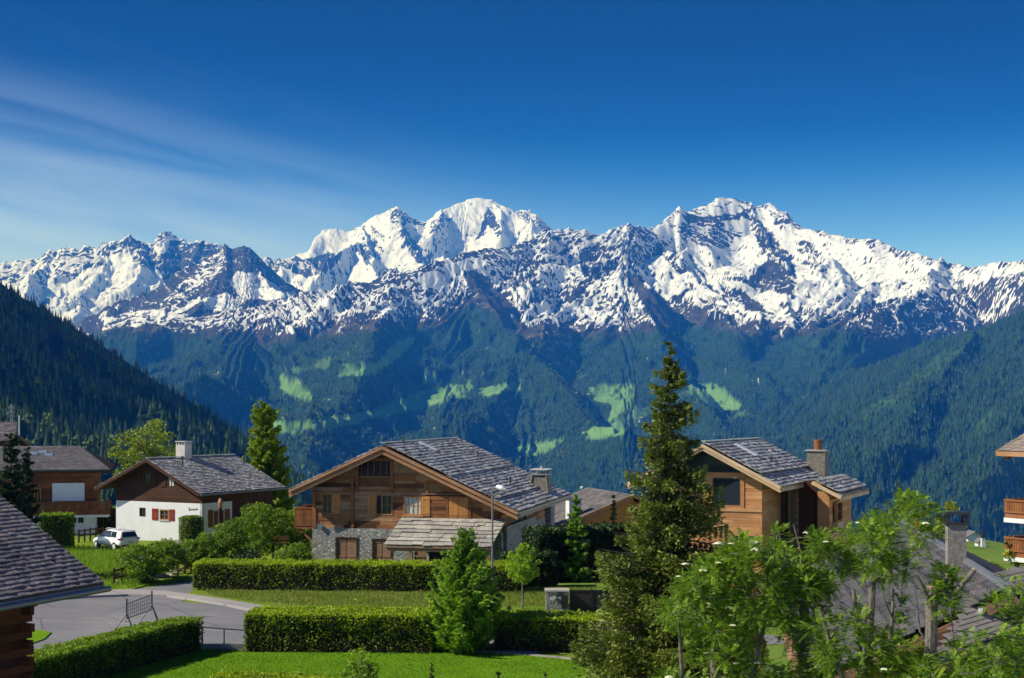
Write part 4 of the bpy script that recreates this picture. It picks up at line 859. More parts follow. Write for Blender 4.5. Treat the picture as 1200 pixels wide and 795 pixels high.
# chimney on the right slope
nrm = Vector((-(re_[1]-pk[1]), 0, re_[0]-pk[0])).normalized(); cp = f.on(634, 573, r0, nrm); g = MB(); cx, cy, cz = cp; 
def frustum(mb, c, w0, d0, w1, d1, z0, z1, v=.5):
    vs = [(c[0]-w0, c[1]-d0, z0), (c[0]+w0, c[1]-d0, z0), (c[0]+w0, c[1]+d0, z0), (c[0]-w0, c[1]+d0, z0), (c[0]-w1, c[1]-d1, z1), (c[0]+w1, c[1]-d1, z1), (c[0]+w1, c[1]+d1, z1), (c[0]-w1, c[1]+d1, z1)]
    return mb.raw(vs, [(0,3,2,1),(4,5,6,7),(0,1,5,4),(1,2,6,5),(2,3,7,6),(3,0,4,7)], v)
frustum(g, (cx, cy), 0.82, 1.0, 0.55, 0.75, cz-0.7, cz+1.15, .2)
for s in (-1, 1): g.beam((cx+s*0.80, cy-1.0, cz-0.4), (cx+s*0.55, cy-0.76, cz+1.15), 0.12, 0.12, 1)
ch = g.build('chimney', M_STONEB, rt); g = MB(); g.box(cx-.68, cx+.68, cy-.88, cy+.88, cz+1.15, cz+1.24, .5)
for sx in (-.5, 0, .5):
    for sy in (-.7, .7): g.box(cx+sx-.05, cx+sx+.05, cy+sy-.05, cy+sy+.05, cz+1.24, cz+1.54, .3)
g.box(cx-.72, cx+.72, cy-.92, cy+.92, cz+1.54, cz+1.62, 1); g.tube([(cx, cy, cz+1.62), (cx+.1, cy, cz+1.80)], .12, 6); g.build('chimney_cap', M_SLATE, ch)
g = MB(); sk = f.on(500, 527, r0, nrm); ex = Vector((re_[0]-pk[0], 0, re_[1]-pk[1])).normalized(); m = Matrix(((0, ex.x, nrm.x, sk.x), (1, 0, 0, sk.y), (0, ex.z, nrm.z, sk.z), (0, 0, 0, 1))); g.box(-0.35, 0.35, -0.75, 0.75, 0.12, 0.36, .5, m); g.build('skylight', M_PALE, rf)
for (x, y) in ((473, 523), (560, 540), (598, 570)): p = f.on(x, y, r0, nrm); g = MB(); g.tube([p, p+Vector((0, 0, 0.75))], .07, 7); g.build('vent_pipe', M_METALD, rf)
# lean-to slab roof over the door
az0, zt = f.fa(488, 608); azR = f.fa(590, 608)[0]; bb = -2.6; al, zb = f.fa(450, 640, bb); ar = f.fa(583, 640, bb)[0]
g = MB(); roof_slabs((al+0.55, 0.0, zt), (azR, 0.0, zt), (al, bb, zb), (azR-.3, bb, zb), row=0.46, wmin=0.4, wmax=1.3, th=0.055, tilt=0.075, seed=21, lift=0.05, irr=.4, mb=g); co = g.build('porch_roof', M_SLATEL, rt)
g = MB(); deck(g, (al+.55, 0, zt), (azR, 0, zt), (al+.05, bb+.05, zb), (azR-.3, bb+.05, zb), .10); g.beam((al+.05, bb+.12, zb-.2), (azR-.3, bb+.12, zb-.2), .14, .28, .4); g.beam((al+.05, bb-.0, zb-.03), (azR-.3, bb-.0, zb-.03), .12, .12, .9)
for a in (al+1.9, al+4.6, azR-.5): g.beam((a, bb+.2, -.5), (a, bb+.2, zb-.2), .22, .22, .2)
g.build('porch_frame', M_METAL if False else M_SHUTB, co)
# side balcony on the left
ba = f.fa(350, 610, 1.0)[0]; bz = f.fa(360, 617, 0.4)[1]; balcony(rt, [(-0.03, 0.2), (ba, 0.2), (ba, 6.0)], bz, 1.35, M_WOODR, [(ba, .2), (0, .2), (0, 6), (ba, 6)], brackets=[((ba+.15, .35, bz-.15), (-.1, .35, bz-1.1))])
g = MB(); a, z = f.fa(375, 616); g.tube([(a, -.02, z), (a+.1, -.3, z-.05)], [.12, .22], 8); g.build('wall_lamp', M_PALE, rt)

# ================================================================== WHITE AND DARK CHALET (left of middle)
f = Frame('chalet', 237, 118.0, 28); rt = f.root
tag(rt, 'white walled chalet with dark brown timber gable and red shutters behind the parked car', 'house')
OV = -1.1; pk = f.fa(171.5, 538, OV); le = f.fa(111, 572, OV); re_ = f.fa(234, 579, OV); Wl = f.fa(136, 600)[0]; zb_ = f.fa(237, 590.5)[1]
bL = f.sd(334.5, 571, re_[0])[0]; zg = lambda a: float(seg_z(a, pk, le, re_))-0.2
zA = zb_+0.3
def H_(x0, y0, x1, y1, b=0.0):
    a0, z1 = f.fa(x0, y0, b); a1, z0 = f.fa(x1, y1, b); return (a0, a1, z0, z1)
def S_(x0, y0, x1, y1, a=0.0):
    b0, z1 = f.sd(x0, y0, a); b1, z0 = f.sd(x1, y1, a); return (b0, b1, z0, z1)
w1 = H_(163.5, 595, 170.5, 605.5); w2 = H_(187, 597, 198, 610); u1 = H_(168, 554, 177, 566); u2 = H_(196, 558, 204.5, 571)
core = MB(); core.prism([(Wl+.3, -.5), (-.3, -.5), (-.3, zg(-.3)-.1), (pk[0], pk[1]-.35), (Wl+.3, zg(Wl+.3)-.1)], 'y', .3, bL-1.2); core.build('core_wall', M_DARK, rt)
bw = f.sd(272, 600, 0)[0]; sw1 = S_(250.5, 599, 262, 618)
mb = cells(front(), Wl, 0, -1.2, zb_, holes=[w1, w2]); cells(right(0), 0, bw, -1.2, zb_, holes=[sw1], mb=mb); cells(left(Wl), 0.002, bL-1, -1.2, zb_-.003, mb=mb); mb.build('white_wall', M_WHITE, rt)
mb = boards(front(), Wl-.04, .05, zb_, 12, row=.2, holes=[u1, u2], top=zg, seed=31, lmin=3, lmax=7); boards(right(.0), 0.06, bw, zb_, zg(0), row=.2, seed=32, mb=mb); boards(right(.02), bw, bL-1, -1.2, zg(0), row=.18, seed=33, mb=mb, vertical=True, holes=[S_(287, 597, 300, 625, .02)]); boards(left(Wl), .06, bL-1, zb_, zg(Wl), row=.2, seed=35, mb=mb)
mb.build('timber_wall', M_WOODD, rt)
window(rt, front(), w1, M_WOODD, (1, 0), fw=.06); window(rt, front(), w2, M_TIMBER, (1, 1), fw=.1, sill=M_GREYW); window(rt, front(), u1, M_WOODD, (1, 0), curtain=False); window(rt, front(), u2, M_WOODD, (1, 0), curtain=True); window(rt, right(0), sw1, M_SHUTB, (2, 0), sill=M_GREYW)
for h in (H_(178.3, 596, 185.5, 610), H_(198.6, 597, 204.8, 611)): shutter(rt, front(), h, M_SHUTR)
for h in (H_(160, 554, 167, 567), H_(177.5, 555, 184, 568), H_(189, 557, 195, 571)): shutter(rt, front(), h, M_WOODD)
for h in (S_(243.8, 598, 249.5, 618), S_(263, 597, 269, 616)): shutter(rt, right(0), h, M_WOODR)
h = S_(287, 597, 293, 616, .02); shutter(rt, right(.02), h, M_SHUTO); h = S_(294, 597, 305, 618, .02); shutter(rt, right(.02), h, M_WOODR)
r0 = (pk[0], OV, pk[1]); e0 = (re_[0], OV, re_[1]); l0 = (le[0], OV, le[1]); r1 = (pk[0], bL, pk[1]); e1 = (re_[0], bL, re_[1]); l1 = (le[0], bL, le[1])
dk = MB(); deck(dk, r0, r1, e0, e1); deck(dk, r0, r1, l0, l1, sink=.012)
for q in (e0, l0): dk.beam(Vector(r0)+Vector((0, -.04, -.13)), Vector(q)+Vector((0, -.04, -.13)), .06, .26, 1)
rf = dk.build('roof', M_WOODD, rt); sl = MB(); roof_slabs(r0, r1, e0, e1, row=.27, wmin=.2, wmax=.45, th=.03, tilt=.04, seed=41, mb=sl, irr=.3); roof_slabs(r0, r1, l0, l1, row=.3, wmin=.3, wmax=.5, th=.03, tilt=.04, seed=42, mb=sl)
sl.beam((pk[0], OV, pk[1]+.10), (pk[0], bL, pk[1]+.10), .28, .05, .9); sl.build('shingles', M_SLATE, rf)
g = MB(); g.tube([(re_[0]+.08, OV, re_[1]-.10), (re_[0]+.08, bL+.1, re_[1]-.10)], .09, 8); g.build('gutter', M_METAL, rf)
nrm = Vector((-(re_[1]-pk[1]), 0, re_[0]-pk[0])).normalized(); cp = f.on(219, 537, r0, nrm); cx, cy, cz = cp; cx -= .35
g = MB(); g.box(cx-.5, cx+.5, cy-.45, cy+.45, cz-.6, cz+1.15); ch = g.build('chimney', M_GREYW, rt)
g = MB(); [g.box(cx+x-.05, cx+x+.05, cy-.44, cy+.44, cz+1.15, cz+1.4) for x in (-.44, -.15, .15, .44)]; g.box(cx-.42, cx+.42, cy-.3, cy+.3, cz+1.15, cz+1.3); g.box(cx-.56, cx+.56, cy-.52, cy+.52, cz+1.4, cz+1.48); g.build('chimney_cap', M_CONC, ch)
p = f.on(214, 548, r0, nrm); g = MB(); g.tube([p, p+Vector((0, 0, .6)), p+Vector((-.15, 0, .8))], .06, 7); g.build('vent_pipe', M_METALD, rf)
# painted house name: a short flowing script (illegible in the photograph), as a thin brush line
h = H_(221, 594, 232, 600); g = MB(); pts = []
for i in range(60): t = i/59; pts.append((h[0]+(h[1]-h[0])*t+.04*math.sin(t*44), -.008, h[2]+.10+.28*t*.5+.07*math.sin(t*50)+(.18 if i < 6 else 0)))
g.tube(pts, .022, 5); g.build('painted_name', M_METALD, rt)

# ================================================================== HOUSE WITH WHITE BLIND (far left)
f = Frame('chalet', 112, 128.0, -14); rt = f.root
tag(rt, 'brown timber chalet with big white blind and long board balcony', 'house')
W0 = f.fa(36, 580)[0]-6; OV = -1.2; ez0 = f.fa(40, 556, OV)[1]; ez1 = f.fa(130, 551, OV); ridb = 6.0
rz = ez1[1]; gb = 12.0; rr = f.fa(91, 523, ridb); eL = W0-1.5
def H_(x0, y0, x1, y1, b=0.0):
    a0, z1 = f.fa(x0, y0, b); a1, z0 = f.fa(x1, y1, b); return (a0, a1, z0, z1)
bl = H_(63, 567, 99, 587); wn = H_(40, 572, 48, 590); zw = f.fa(90, 600)[1]
core = MB(); core.box(W0+.3, -.3, .3, gb, -.5, rz+.3); core.build('core_wall', M_DARK, rt)
mb = boards(front(), W0, 0, zw, rz+.35, row=.24, holes=[bl, wn], seed=51); boards(right(0), 0, gb, zw, rz+.35, row=.24, seed=52, mb=mb); mb.build('timber_wall', M_WOODR, rt)
lw = [H_(83, 601, 89.5, 613), H_(91.5, 601, 98, 613)]
mb = cells(front(), W0, 0, -1.5, zw, holes=lw); cells(right(0), 0.002, gb, -1.5, zw, mb=mb); mb.build('white_wall', M_WHITE, rt)
for h in lw: window(rt, front(), h, M_WOODD, (0, 0))
window(rt, front(), wn, M_SHUTO, (1, 0)); g = MB(); pbox(g, front(), bl[0], bl[1], -.06, .04, bl[2], bl[3]); pbox(g, front(), bl[0]-.12, bl[0]-.0, -.06, .10, bl[2]-.1, bl[3]+.05); pbox(g, front(), bl[0], bl[1], .04, .09, bl[3]-.1, bl[3]+.04); g.build('window_blind', M_PALE, rt)
balcony(rt, [(W0+3, -1.25), (f.fa(128, 598, -1.2)[0], -1.25), (f.fa(128, 598, -1.2)[0], 4)], zw-.05, 1.0, M_WOODR, [(W0+3, -1.25), (1.2, -1.25), (1.2, 4), (0, 4), (0, 0), (W0+3, 0)])
g = MB(); x = f.fa(128, 598, -1.2)[0]; g.box(W0+3, x, -1.3, .0, zw-.42, zw-.22); g.build('balcony_slab', M_WHITE, rt)
E0 = (eL, OV, ez1[1]); E1 = (ez1[0], OV, ez1[1]); R0_ = (eL, ridb, rr[1]); R1_ = (rr[0]+.2, ridb, rr[1])
B0 = (eL, 2*ridb-OV, ez1[1]); B1 = (ez1[0], 2*ridb-OV, ez1[1])
dk = MB(); deck(dk, R0_, R1_, E0, E1, .22); deck(dk, R0_, R1_, B0, B1, .22); dk.raw([(R1_[0], R1_[1], R1_[2]-.02), (E1[0], E1[1], E1[2]-.02), (B1[0], B1[1], B1[2]-.02), (R1_[0]-.3, R1_[1], R1_[2]-.6)], [(0,1,2),(0,3,1),(0,2,3)], .3); rf = dk.build('roof', M_WOODD, rt)
# front slope: courses cut off along the hip
sl = MB(); rnd = random.Random(5); n = 26
for k in range(n):
    t0, t1 = k/n, (k+1.35)/n; t1 = min(t1, 1.0); zA_, zB_ = R0_[2]+(E0[2]-R0_[2])*t0, R0_[2]+(E0[2]-R0_[2])*t1; yA, yB = R0_[1]+(E0[1]-R0_[1])*t0, R0_[1]+(E0[1]-R0_[1])*t1; xr = R1_[0]+(E1[0]-R1_[0])*min(1, (t0+t1)/2); x = eL
    while x < xr: w_ = rnd.uniform(.3, .6); x2 = min(xr, x+w_); sl.raw([(x, yA, zA_+.03), (x2-.01, yA, zA_+.03), (x2-.01, yB, zB_+.075), (x, yB, zB_+.075), (x, yB, zB_+.035), (x2-.01, yB, zB_+.035)], [(0,3,2,1), (3,4,5,2)], rnd.random()); x = x2
sl.build('shingles', M_SHINGLE, rf)
g = MB(); g.tube([(eL, OV-.06, ez1[1]-.06), (ez1[0], OV-.06, ez1[1]-.06)], .08, 8); g.build('gutter', M_METALD, rf)
for x, y in ((39, 533), (50, 531), (57, 534)):
    p = f.on(x, y, R0_, Vector((0, -(rr[1]-ez1[1]), ridb-OV)).normalized()); g = MB(); g.box(p.x-.35, p.x+.35, p.y-.2, p.y+.2, p.z-.1, p.z+.22); g.build('roof_vent', M_PALE, rf)
# --- roof behind it at the very left edge
f = Frame('chalet', 0, 150.0, -24); rt = f.root; tag(rt, 'grey roofed chalet behind the blind house, cut by the left edge of the picture', 'house')
pk = f.fa(-12, 484); re_ = f.fa(38, 524); r0 = (pk[0], 0, pk[1]); e0 = (re_[0], 0, re_[1]); r1 = (pk[0], 14, pk[1]); e1 = (re_[0], 14, re_[1]); l0 = (pk[0]*2-re_[0], 0, re_[1]); l1 = (l0[0], 14, l0[2])
core = MB(); core.prism([(l0[0]+1, -1), (re_[0]-1, -1), (re_[0]-1, re_[1]-.1), (pk[0], pk[1]-.4), (l0[0]+1, re_[1]-.1)], 'y', 1, 13); core.build('wall', M_WOODD, rt)
dk = MB(); deck(dk, r0, r1, e0, e1); deck(dk, r0, r1, l0, l1); dk.beam(Vector(r0)+Vector((0, -.04, .0)), Vector(e0)+Vector((0, -.04, .0)), .08, .24, 1); rf = dk.build('roof', M_SHUTB, rt); sl = MB(); roof_slabs(r0, r1, e0, e1, row=.3, wmin=.3, wmax=.6, th=.03, tilt=.04, mb=sl); roof_slabs(r0, r1, l0, l1, row=.3, wmin=.3, wmax=.6, mb=sl, th=.03, tilt=.04); sl.build('shingles', M_SHINGLE, rf)
dm_ = Frame('chalet', 0, 146.0, -14); rt = dm_.root; tag(rt, 'low grey roof wing in front of the edge chalet, under the phone mast', 'house')
a1, z1_ = dm_.fa(16, 517); g = MB(); g.box(-12, a1-.8, 0.5, 5, -1, z1_); g.build('wall', M_WOODD, rt); sl = MB(); roof_slabs((-12, 4, z1_+1.9), (a1-.8, 4, z1_+1.9), (-12, 0, z1_), (a1, 0, z1_), row=.3, wmin=.3, wmax=.6, th=.04, tilt=.04, mb=sl); g2 = MB(); deck(g2, (-12, 4, z1_+1.9), (a1-.8, 4, z1_+1.9), (-12, 0, z1_), (a1, 0, z1_), .2); rf = g2.build('roof', M_METALD, rt); sl.build('shingles', M_SHINGLE, rf)

# ================================================================== LOG HOUSE CORNER (foreground left)
f = Frame('log_house', 122, 45.0, 22); rt = f.root
tag(rt, 'dark log cabin under a wide grey shingle roof in the bottom left corner', 'house')
ez = EYE-(683-H0)/F*45; sl_t = math.tan(R(32.5)); RL = 7.0; NB = -16.0
r0 = (-RL, NB, ez+RL*sl_t); r1 = (-RL, 0, ez+RL*sl_t); e0 = (0, NB, ez); e1 = (0, 0, ez); l0 = (-2*RL, NB, ez); l1 = (-2*RL, 0, ez)
dk = MB(); deck(dk, r0, r1, e0, e1, .14); deck(dk, r0, r1, l0, l1, .14, sink=.012)
dk.beam((-.02, NB, ez-.17), (-.02, -.02, ez-.17), .10, .22, .9)
for k in range(0, 14): y = -.6-k*1.1; dk.beam((-2.2, y, ez-.27+2.2*sl_t), (-.1, y, ez-.27+.1*sl_t), .14, .18, .1)
rf = dk.build('roof', mat_v('dark_rafter_timber', [(0.05,0.04,0.035),(0.26,0.25,0.235)], gvar=0.35), rt)
sl = MB(); roof_slabs(r0, r1, e0, e1, row=.20, wmin=.12, wmax=.30, th=.02, tilt=.032, seed=61, mb=sl, irr=.14); roof_slabs(r0, r1, l0, l1, row=.3, wmin=.3, wmax=.6, th=.02, tilt=.03, seed=62, mb=sl)
sl.build('shingles', mat_v('old_grey_shingles', [(0.12,0.10,0.095),(0.23,0.195,0.185),(0.17,0.145,0.14),(0.29,0.25,0.235),(0.20,0.17,0.16)], rough=0.75, grain=(8,8,8), gvar=0.4), rf)
g = MB(); g.tube([(.11, NB, ez-.20), (.11, .12, ez-.20)], .095, 10, .3); g.build('gutter', M_METAL, rf)
lg = MB(); rnd = random.Random(8); wa = -2.0; wb = -1.35; zt = ez+.1
k = 0; z = -.3
while z < zt+.42:
    zz_ = z+.14; ex = 0.38 if (zt+.42-zz_) > 1.6 else 0.38+(1.6-(zt+.42-zz_))*.75
    lg.box(wa-.15, wa+.02, NB+.5, wb+rnd.uniform(.34, .44), z+.005, z+.255, rnd.random()) if k % 2 == 0 else lg.box(wa-.15, wa+.02, NB+.5, wb+.1, z+.005, z+.255, rnd.random())
    if k % 2: lg.box(-2*RL+1.6, wa+min(ex, .42)*rnd.uniform(.9, 1.1), wb-.16, wb+.02, z+.005, z+.255, rnd.random())
    else: lg.box(-2*RL+1.6, wa-.15, wb-.15, wb, z+.005, z+.255, rnd.random())
    z += .26; k += 1
for q in range(3): lg.box(wa-.1, wa+.5+q*.42, wb-.17, wb+.03, zt-.75+q*.26, zt-.51+q*.26, .3)
lg.build('log_wall', mat_v('old_dark_logs', [(0.11,0.036,0.014),(0.16,0.055,0.02),(0.07,0.024,0.011)], gvar=.5), rt)

# ================================================================== HONEY COLOURED CHALET (right of the spruce)
f = Frame('chalet', 893, 80.0, 25); rt = f.root
tag(rt, 'honey coloured new timber chalet with black square window and stone chimney', 'house')
OV = -1.15; re_ = f.fa(915, 571, OV); pk = f.fa(823, 521, OV); Wl = pk[0]*2-re_[0]+1.0; le = (pk[0]*2-re_[0], re_[1]); bL = f.sd(971, 559, re_[0])[0]
zg = lambda a: float(seg_z(a, pk, le, re_))-.22
def H_(x0, y0, x1, y1, b=0.0):
    a0, z1 = f.fa(x0, y0, b); a1, z0 = f.fa(x1, y1, b); return (a0, a1, z0, z1)
bw = H_(835.5, 560, 867.5, 592.5); lo = H_(858, 629, 893, 655); bD = f.sd(915, 600, 0)[0]
core = MB(); core.prism([(Wl+.15, -3), (-.15, -3), (-.15, zg(-.15)-.1), (pk[0], pk[1]-.4), (Wl+.15, zg(Wl+.15)-.1)], 'y', .2, bL-1); core.build('core_wall', M_DARK, rt)
mb = boards(front(), Wl, 0, -3, 12, row=.19, holes=[bw, lo, (Wl, f.fa(880, 550)[0]-.6, f.fa(850, 552)[1], 12)], top=zg, seed=71, lmin=2, lmax=5, jit=.008); boards(right(0), 0, bD, -3, zg(0), row=.19, seed=72, mb=mb, jit=.008)
pbox(mb, front(), bw[0]-.75, bw[1]+.3, 0, .05, bw[3]+.02, bw[3]+.30, .8); pbox(mb, front(), bw[1]+.02, bw[1]+.24, 0, .05, bw[2]-.2, bw[3]+.0, .6); pbox(mb, front(), bw[0]-.8, .0, 0, .07, bw[2]-.35, bw[2]-.17, .9); pbox(mb, front(), bw[0]-.3, bw[0]-.02, 0, .05, bw[2]-.17, bw[3], .3)
mb.build('wall', M_WOODO, rt)
g = MB(); zt = f.fa(850, 552)[1]; g.raw([(Wl, .05, zt), (-.2, .05, zt), (-.2, .05, min(zt, 99)), (pk[0], .05, pk[1]-.4)], [(0,1,3)]); g.build('gable_glass', M_GLASS, rt)
window(rt, front(), bw, M_METALD, (0, 0), fw=.06, o=-.08)
r0 = (pk[0], OV, pk[1]); e0 = (re_[0], OV, re_[1]); l0 = (le[0], OV, le[1]); r1 = (pk[0], bL, pk[1]); e1 = (re_[0], bL, re_[1]); l1 = (le[0], bL, le[1])
dk = MB(); deck(dk, r0, r1, e0, e1, .18); deck(dk, r0, r1, l0, l1, .18, sink=.012)
for q in (e0, l0):
    dk.beam(Vector(r0)+Vector((0, -.05, -.06)), Vector(q)+Vector((0, -.05, -.06)), .07, .17, 1); dk.beam(Vector(r0)+Vector((0, .03, -.24)), Vector(q)+Vector((0, .03, -.24)), .07, .18, .2)
dk.beam((re_[0]-.0, OV, re_[1]-.16), (re_[0]-.0, bL, re_[1]-.16), .08, .20, .8); rf = dk.build('roof', M_TIMBERO, rt)
sl = MB()
for t0, t1, lf, sdn in ((0, .74, .12, 1), (.70, 1.0, .0, 2)): roof_slabs(lerp(r0, e0, t0), lerp(r1, e1, t0), lerp(r0, e0, t1), lerp(r1, e1, t1), row=.33, wmin=.25, wmax=.7, th=.04, tilt=.05, seed=80+sdn, lift=lf, mb=sl, irr=.35)
roof_slabs(r0, r1, l0, l1, row=.35, wmin=.3, wmax=.7, th=.04, tilt=.05, seed=84, mb=sl); sl.beam((pk[0], OV, pk[1]+.18), (pk[0], bL, pk[1]+.18), .3, .05, .9); sl.build('slate_slabs', M_SLATE, rf)
nrm = Vector((-(re_[1]-pk[1]), 0, re_[0]-pk[0])).normalized(); ex = Vector((re_[0]-pk[0], 0, re_[1]-pk[1])).normalized(); sk = f.on(873, 531, r0, nrm)
m = Matrix(((0, ex.x, nrm.x, sk.x), (1, 0, 0, sk.y), (0, ex.z, nrm.z, sk.z), (0, 0, 0, 1))); g = MB(); g.box(-.32, .32, -.75, .75, .10, .28, .5, m); g.build('skylight', M_PALE, rf)
p = f.on(904, 546, r0, nrm); g = MB(); g.tube([p, p+Vector((0, 0, .55))], .07, 7); g.build('vent_pipe', M_METALD, rf)
cp = f.on(957, 554, r0, nrm); cx, cy, cz = cp; cw = .50; g = MB(); g.box(cx-cw, cx+cw, cy-.5, cy+.5, cz-.8, cz+1.35); g.box(cx+cw, cx+cw+.14, cy-.54, cy+.54, cz-.8, cz+1.34, .9); ch = g.build('chimney', M_STONEB, rt)
g = MB(); g.box(cx-cw-.1, cx+cw+.2, cy-.6, cy+.6, cz+1.35, cz+1.43); g.build('chimney_cap', M_CONC, ch); g = MB(); g.tube([(cx+.08, cy, cz+1.43), (cx+.08, cy, cz+1.98)], .24, 12, .5); g.tube([(cx+.08, cy, cz+1.98), (cx+.08, cy, cz+2.06)], .27, 12, .5); g.build('flue', M_WOODR, ch)
# open slatted stair screen and rear wing
g = MB(); 
s0 = f.sd(925, 600, .06)[0]; s1 = f.sd(946, 600, .06)[0]
zt = zg(0)-.1; g.box(.02, .14, s0-.12, s0, -2, zt, .5); g.box(.02, .14, s1, s1+.12, -2, zt, .5)
z = -1.5
while z < zt-.2: g.beam((.05, s0, z), (.05, s1, z+.05), .26, .06, .9, up=(1, 0, 2.2)); z += .47
g.build('slat_screen', M_TIMBERO, rt)
q0 = f.fa(985, 581, bL*.55); wg_b = bL+1.2
aw = re_[0]+1.6
b2 = f.sd(1018, 570, aw+.9)[0]; vz = f.sd(986, 582, aw+.9); E0 = (aw+.9, vz[0], vz[1]); E1 = (aw+.9, b2, vz[1]); up_ = .50*(aw+.9-pk[0]); xl = f.fa(952, 566, vz[0])[0]; R0_ = (xl, vz[0], vz[1]+.5*(aw+.9-xl)); R1_ = (xl, b2, R0_[2])
dk = MB(); deck(dk, R0_, R1_, E0, E1, .16); dk.beam(Vector(R0_)+Vector((0, -.05, -.08)), Vector(E0)+Vector((0, -.05, -.08)), .07, .2, 1); dk.beam(Vector(E0)+Vector((-.02, 0, -.16)), Vector(E1)+Vector((-.02, 0, -.16)), .08, .2, .8); rf = dk.build('rear_roof', M_TIMBERO, rt)
sl = MB(); 
for t0, t1, lf, sdn in ((0, .86, .12, 1), (.84, 1.0, .0, 2)): roof_slabs(lerp(R0_, E0, t0), lerp(R1_, E1, t0), lerp(R0_, E0, t1), lerp(R1_, E1, t1), row=.33, wmin=.25, wmax=.7, th=.04, tilt=.05, seed=90+sdn, lift=lf, mb=sl, irr=.35)
sl.build('slate_slabs', M_SLATE, rf)
wb_ = vz[0]+1.0; za = vz[1]-.1; mb = boards(front(wb_), f.fa(958, 600, wb_)[0], aw, -3, za+.3, row=.6, seed=95, vertical=True, jit=.01); boards(right(aw), wb_, b2-.8, -3, za+.0, row=.22, seed=96, mb=mb); mb.build('rear_wall', M_WOODO, rt)
g = MB(); g.box(f.fa(959, 600, wb_)[0], aw-.12, wb_+.12, b2-.9, -3, za); g.build('core_wall', M_DARK, rt); g = boards(front(wb_+.35), f.fa(934, 600, wb_)[0], f.fa(957.5, 600, wb_)[0], -3, za+.9, row=.3, seed=97, vertical=True); g.box(-.148, -.03, bD+.3, bL-1, -3, zg(0)-.1, .5); g.build('recess_wall', M_WOODD, rt)
h = (wb_+.9, wb_+2.4, za-1.5, za-.35); w_ = window(rt, right(aw), h, M_SHUTO, (1, 1), proud=.25, o=.1); g = MB(); g.box(aw, aw+.32, h[0]-.1, h[1]+.1, h[2]-.75, h[2]-.02, .5); g.build('window_box', M_TIMBERO, w_)

# ================================================================== ORANGE WALLED HOUSE (behind the middle chalet)
f = Frame('house', 700, 122.0, -16); rt = f.root; tag(rt, 'orange rendered house with plain grey roof, half hidden behind the dark hedge', 'house')
pk = f.fa(742, 580); lf_ = f.fa(650, 620); re_ = (pk[0]*2-lf_[0], lf_[1]); bR = 12
r0 = (pk[0], 0, pk[1]); r1 = (pk[0], bR, pk[1]); e0 = (lf_[0], 0, lf_[1]); e1 = (lf_[0], bR, lf_[1]); g0 = (re_[0], 0, re_[1]); g1 = (re_[0], bR, re_[1])
g = MB(); g.prism([(lf_[0]+1, -1), (re_[0]-1, -1), (re_[0]-1, re_[1]+.2), (pk[0], pk[1]-.45), (lf_[0]+1, lf_[1]+.2)], 'y', 1.1, bR-.6); g.build('wall', M_ORNG, rt)
dk = MB(); deck(dk, r0, r1, e0, e1); deck(dk, r0, r1, g0, g1, sink=.012); dk.beam(Vector(r0)+Vector((0, -.04, -.1)), Vector(e0)+Vector((0, -.04, -.1)), .07, .26, .9); dk.beam(Vector(r0)+Vector((0, .05, -.38)), Vector(e0)+Vector((0, .05, -.38)), .07, .28, .2); dk.beam(Vector(r0)+Vector((0, -.04, -.1)), Vector(g0)+Vector((0, -.04, -.1)), .07, .26, .9); rf = dk.build('roof', M_SHUTO, rt)
sl = MB(); roof_slabs(r0, r1, e0, e1, row=.4, wmin=.4, wmax=.42, th=.03, tilt=.03, seed=99, mb=sl, irr=0); roof_slabs(r0, r1, g0, g1, row=.4, wmin=.4, wmax=.42, th=.03, tilt=.03, mb=sl, irr=0); sl.build('roof_tiles', M_SHINGLE, rf)
nrm = Vector((-(lf_[1]-pk[1]), 0, lf_[0]-pk[0])).normalized(); cp = f.on(672, 606, r0, nrm); g = MB(); g.box(cp.x-.55, cp.x+.55, cp.y-.5, cp.y+.5, cp.z-.6, cp.z+1.5); ch = g.build('chimney', M_WHITE, rt); g = MB(); g.box(cp.x-.65, cp.x+.65, cp.y-.6, cp.y+.6, cp.z+1.5, cp.z+1.6); g.build('chimney_cap', M_METAL, ch)

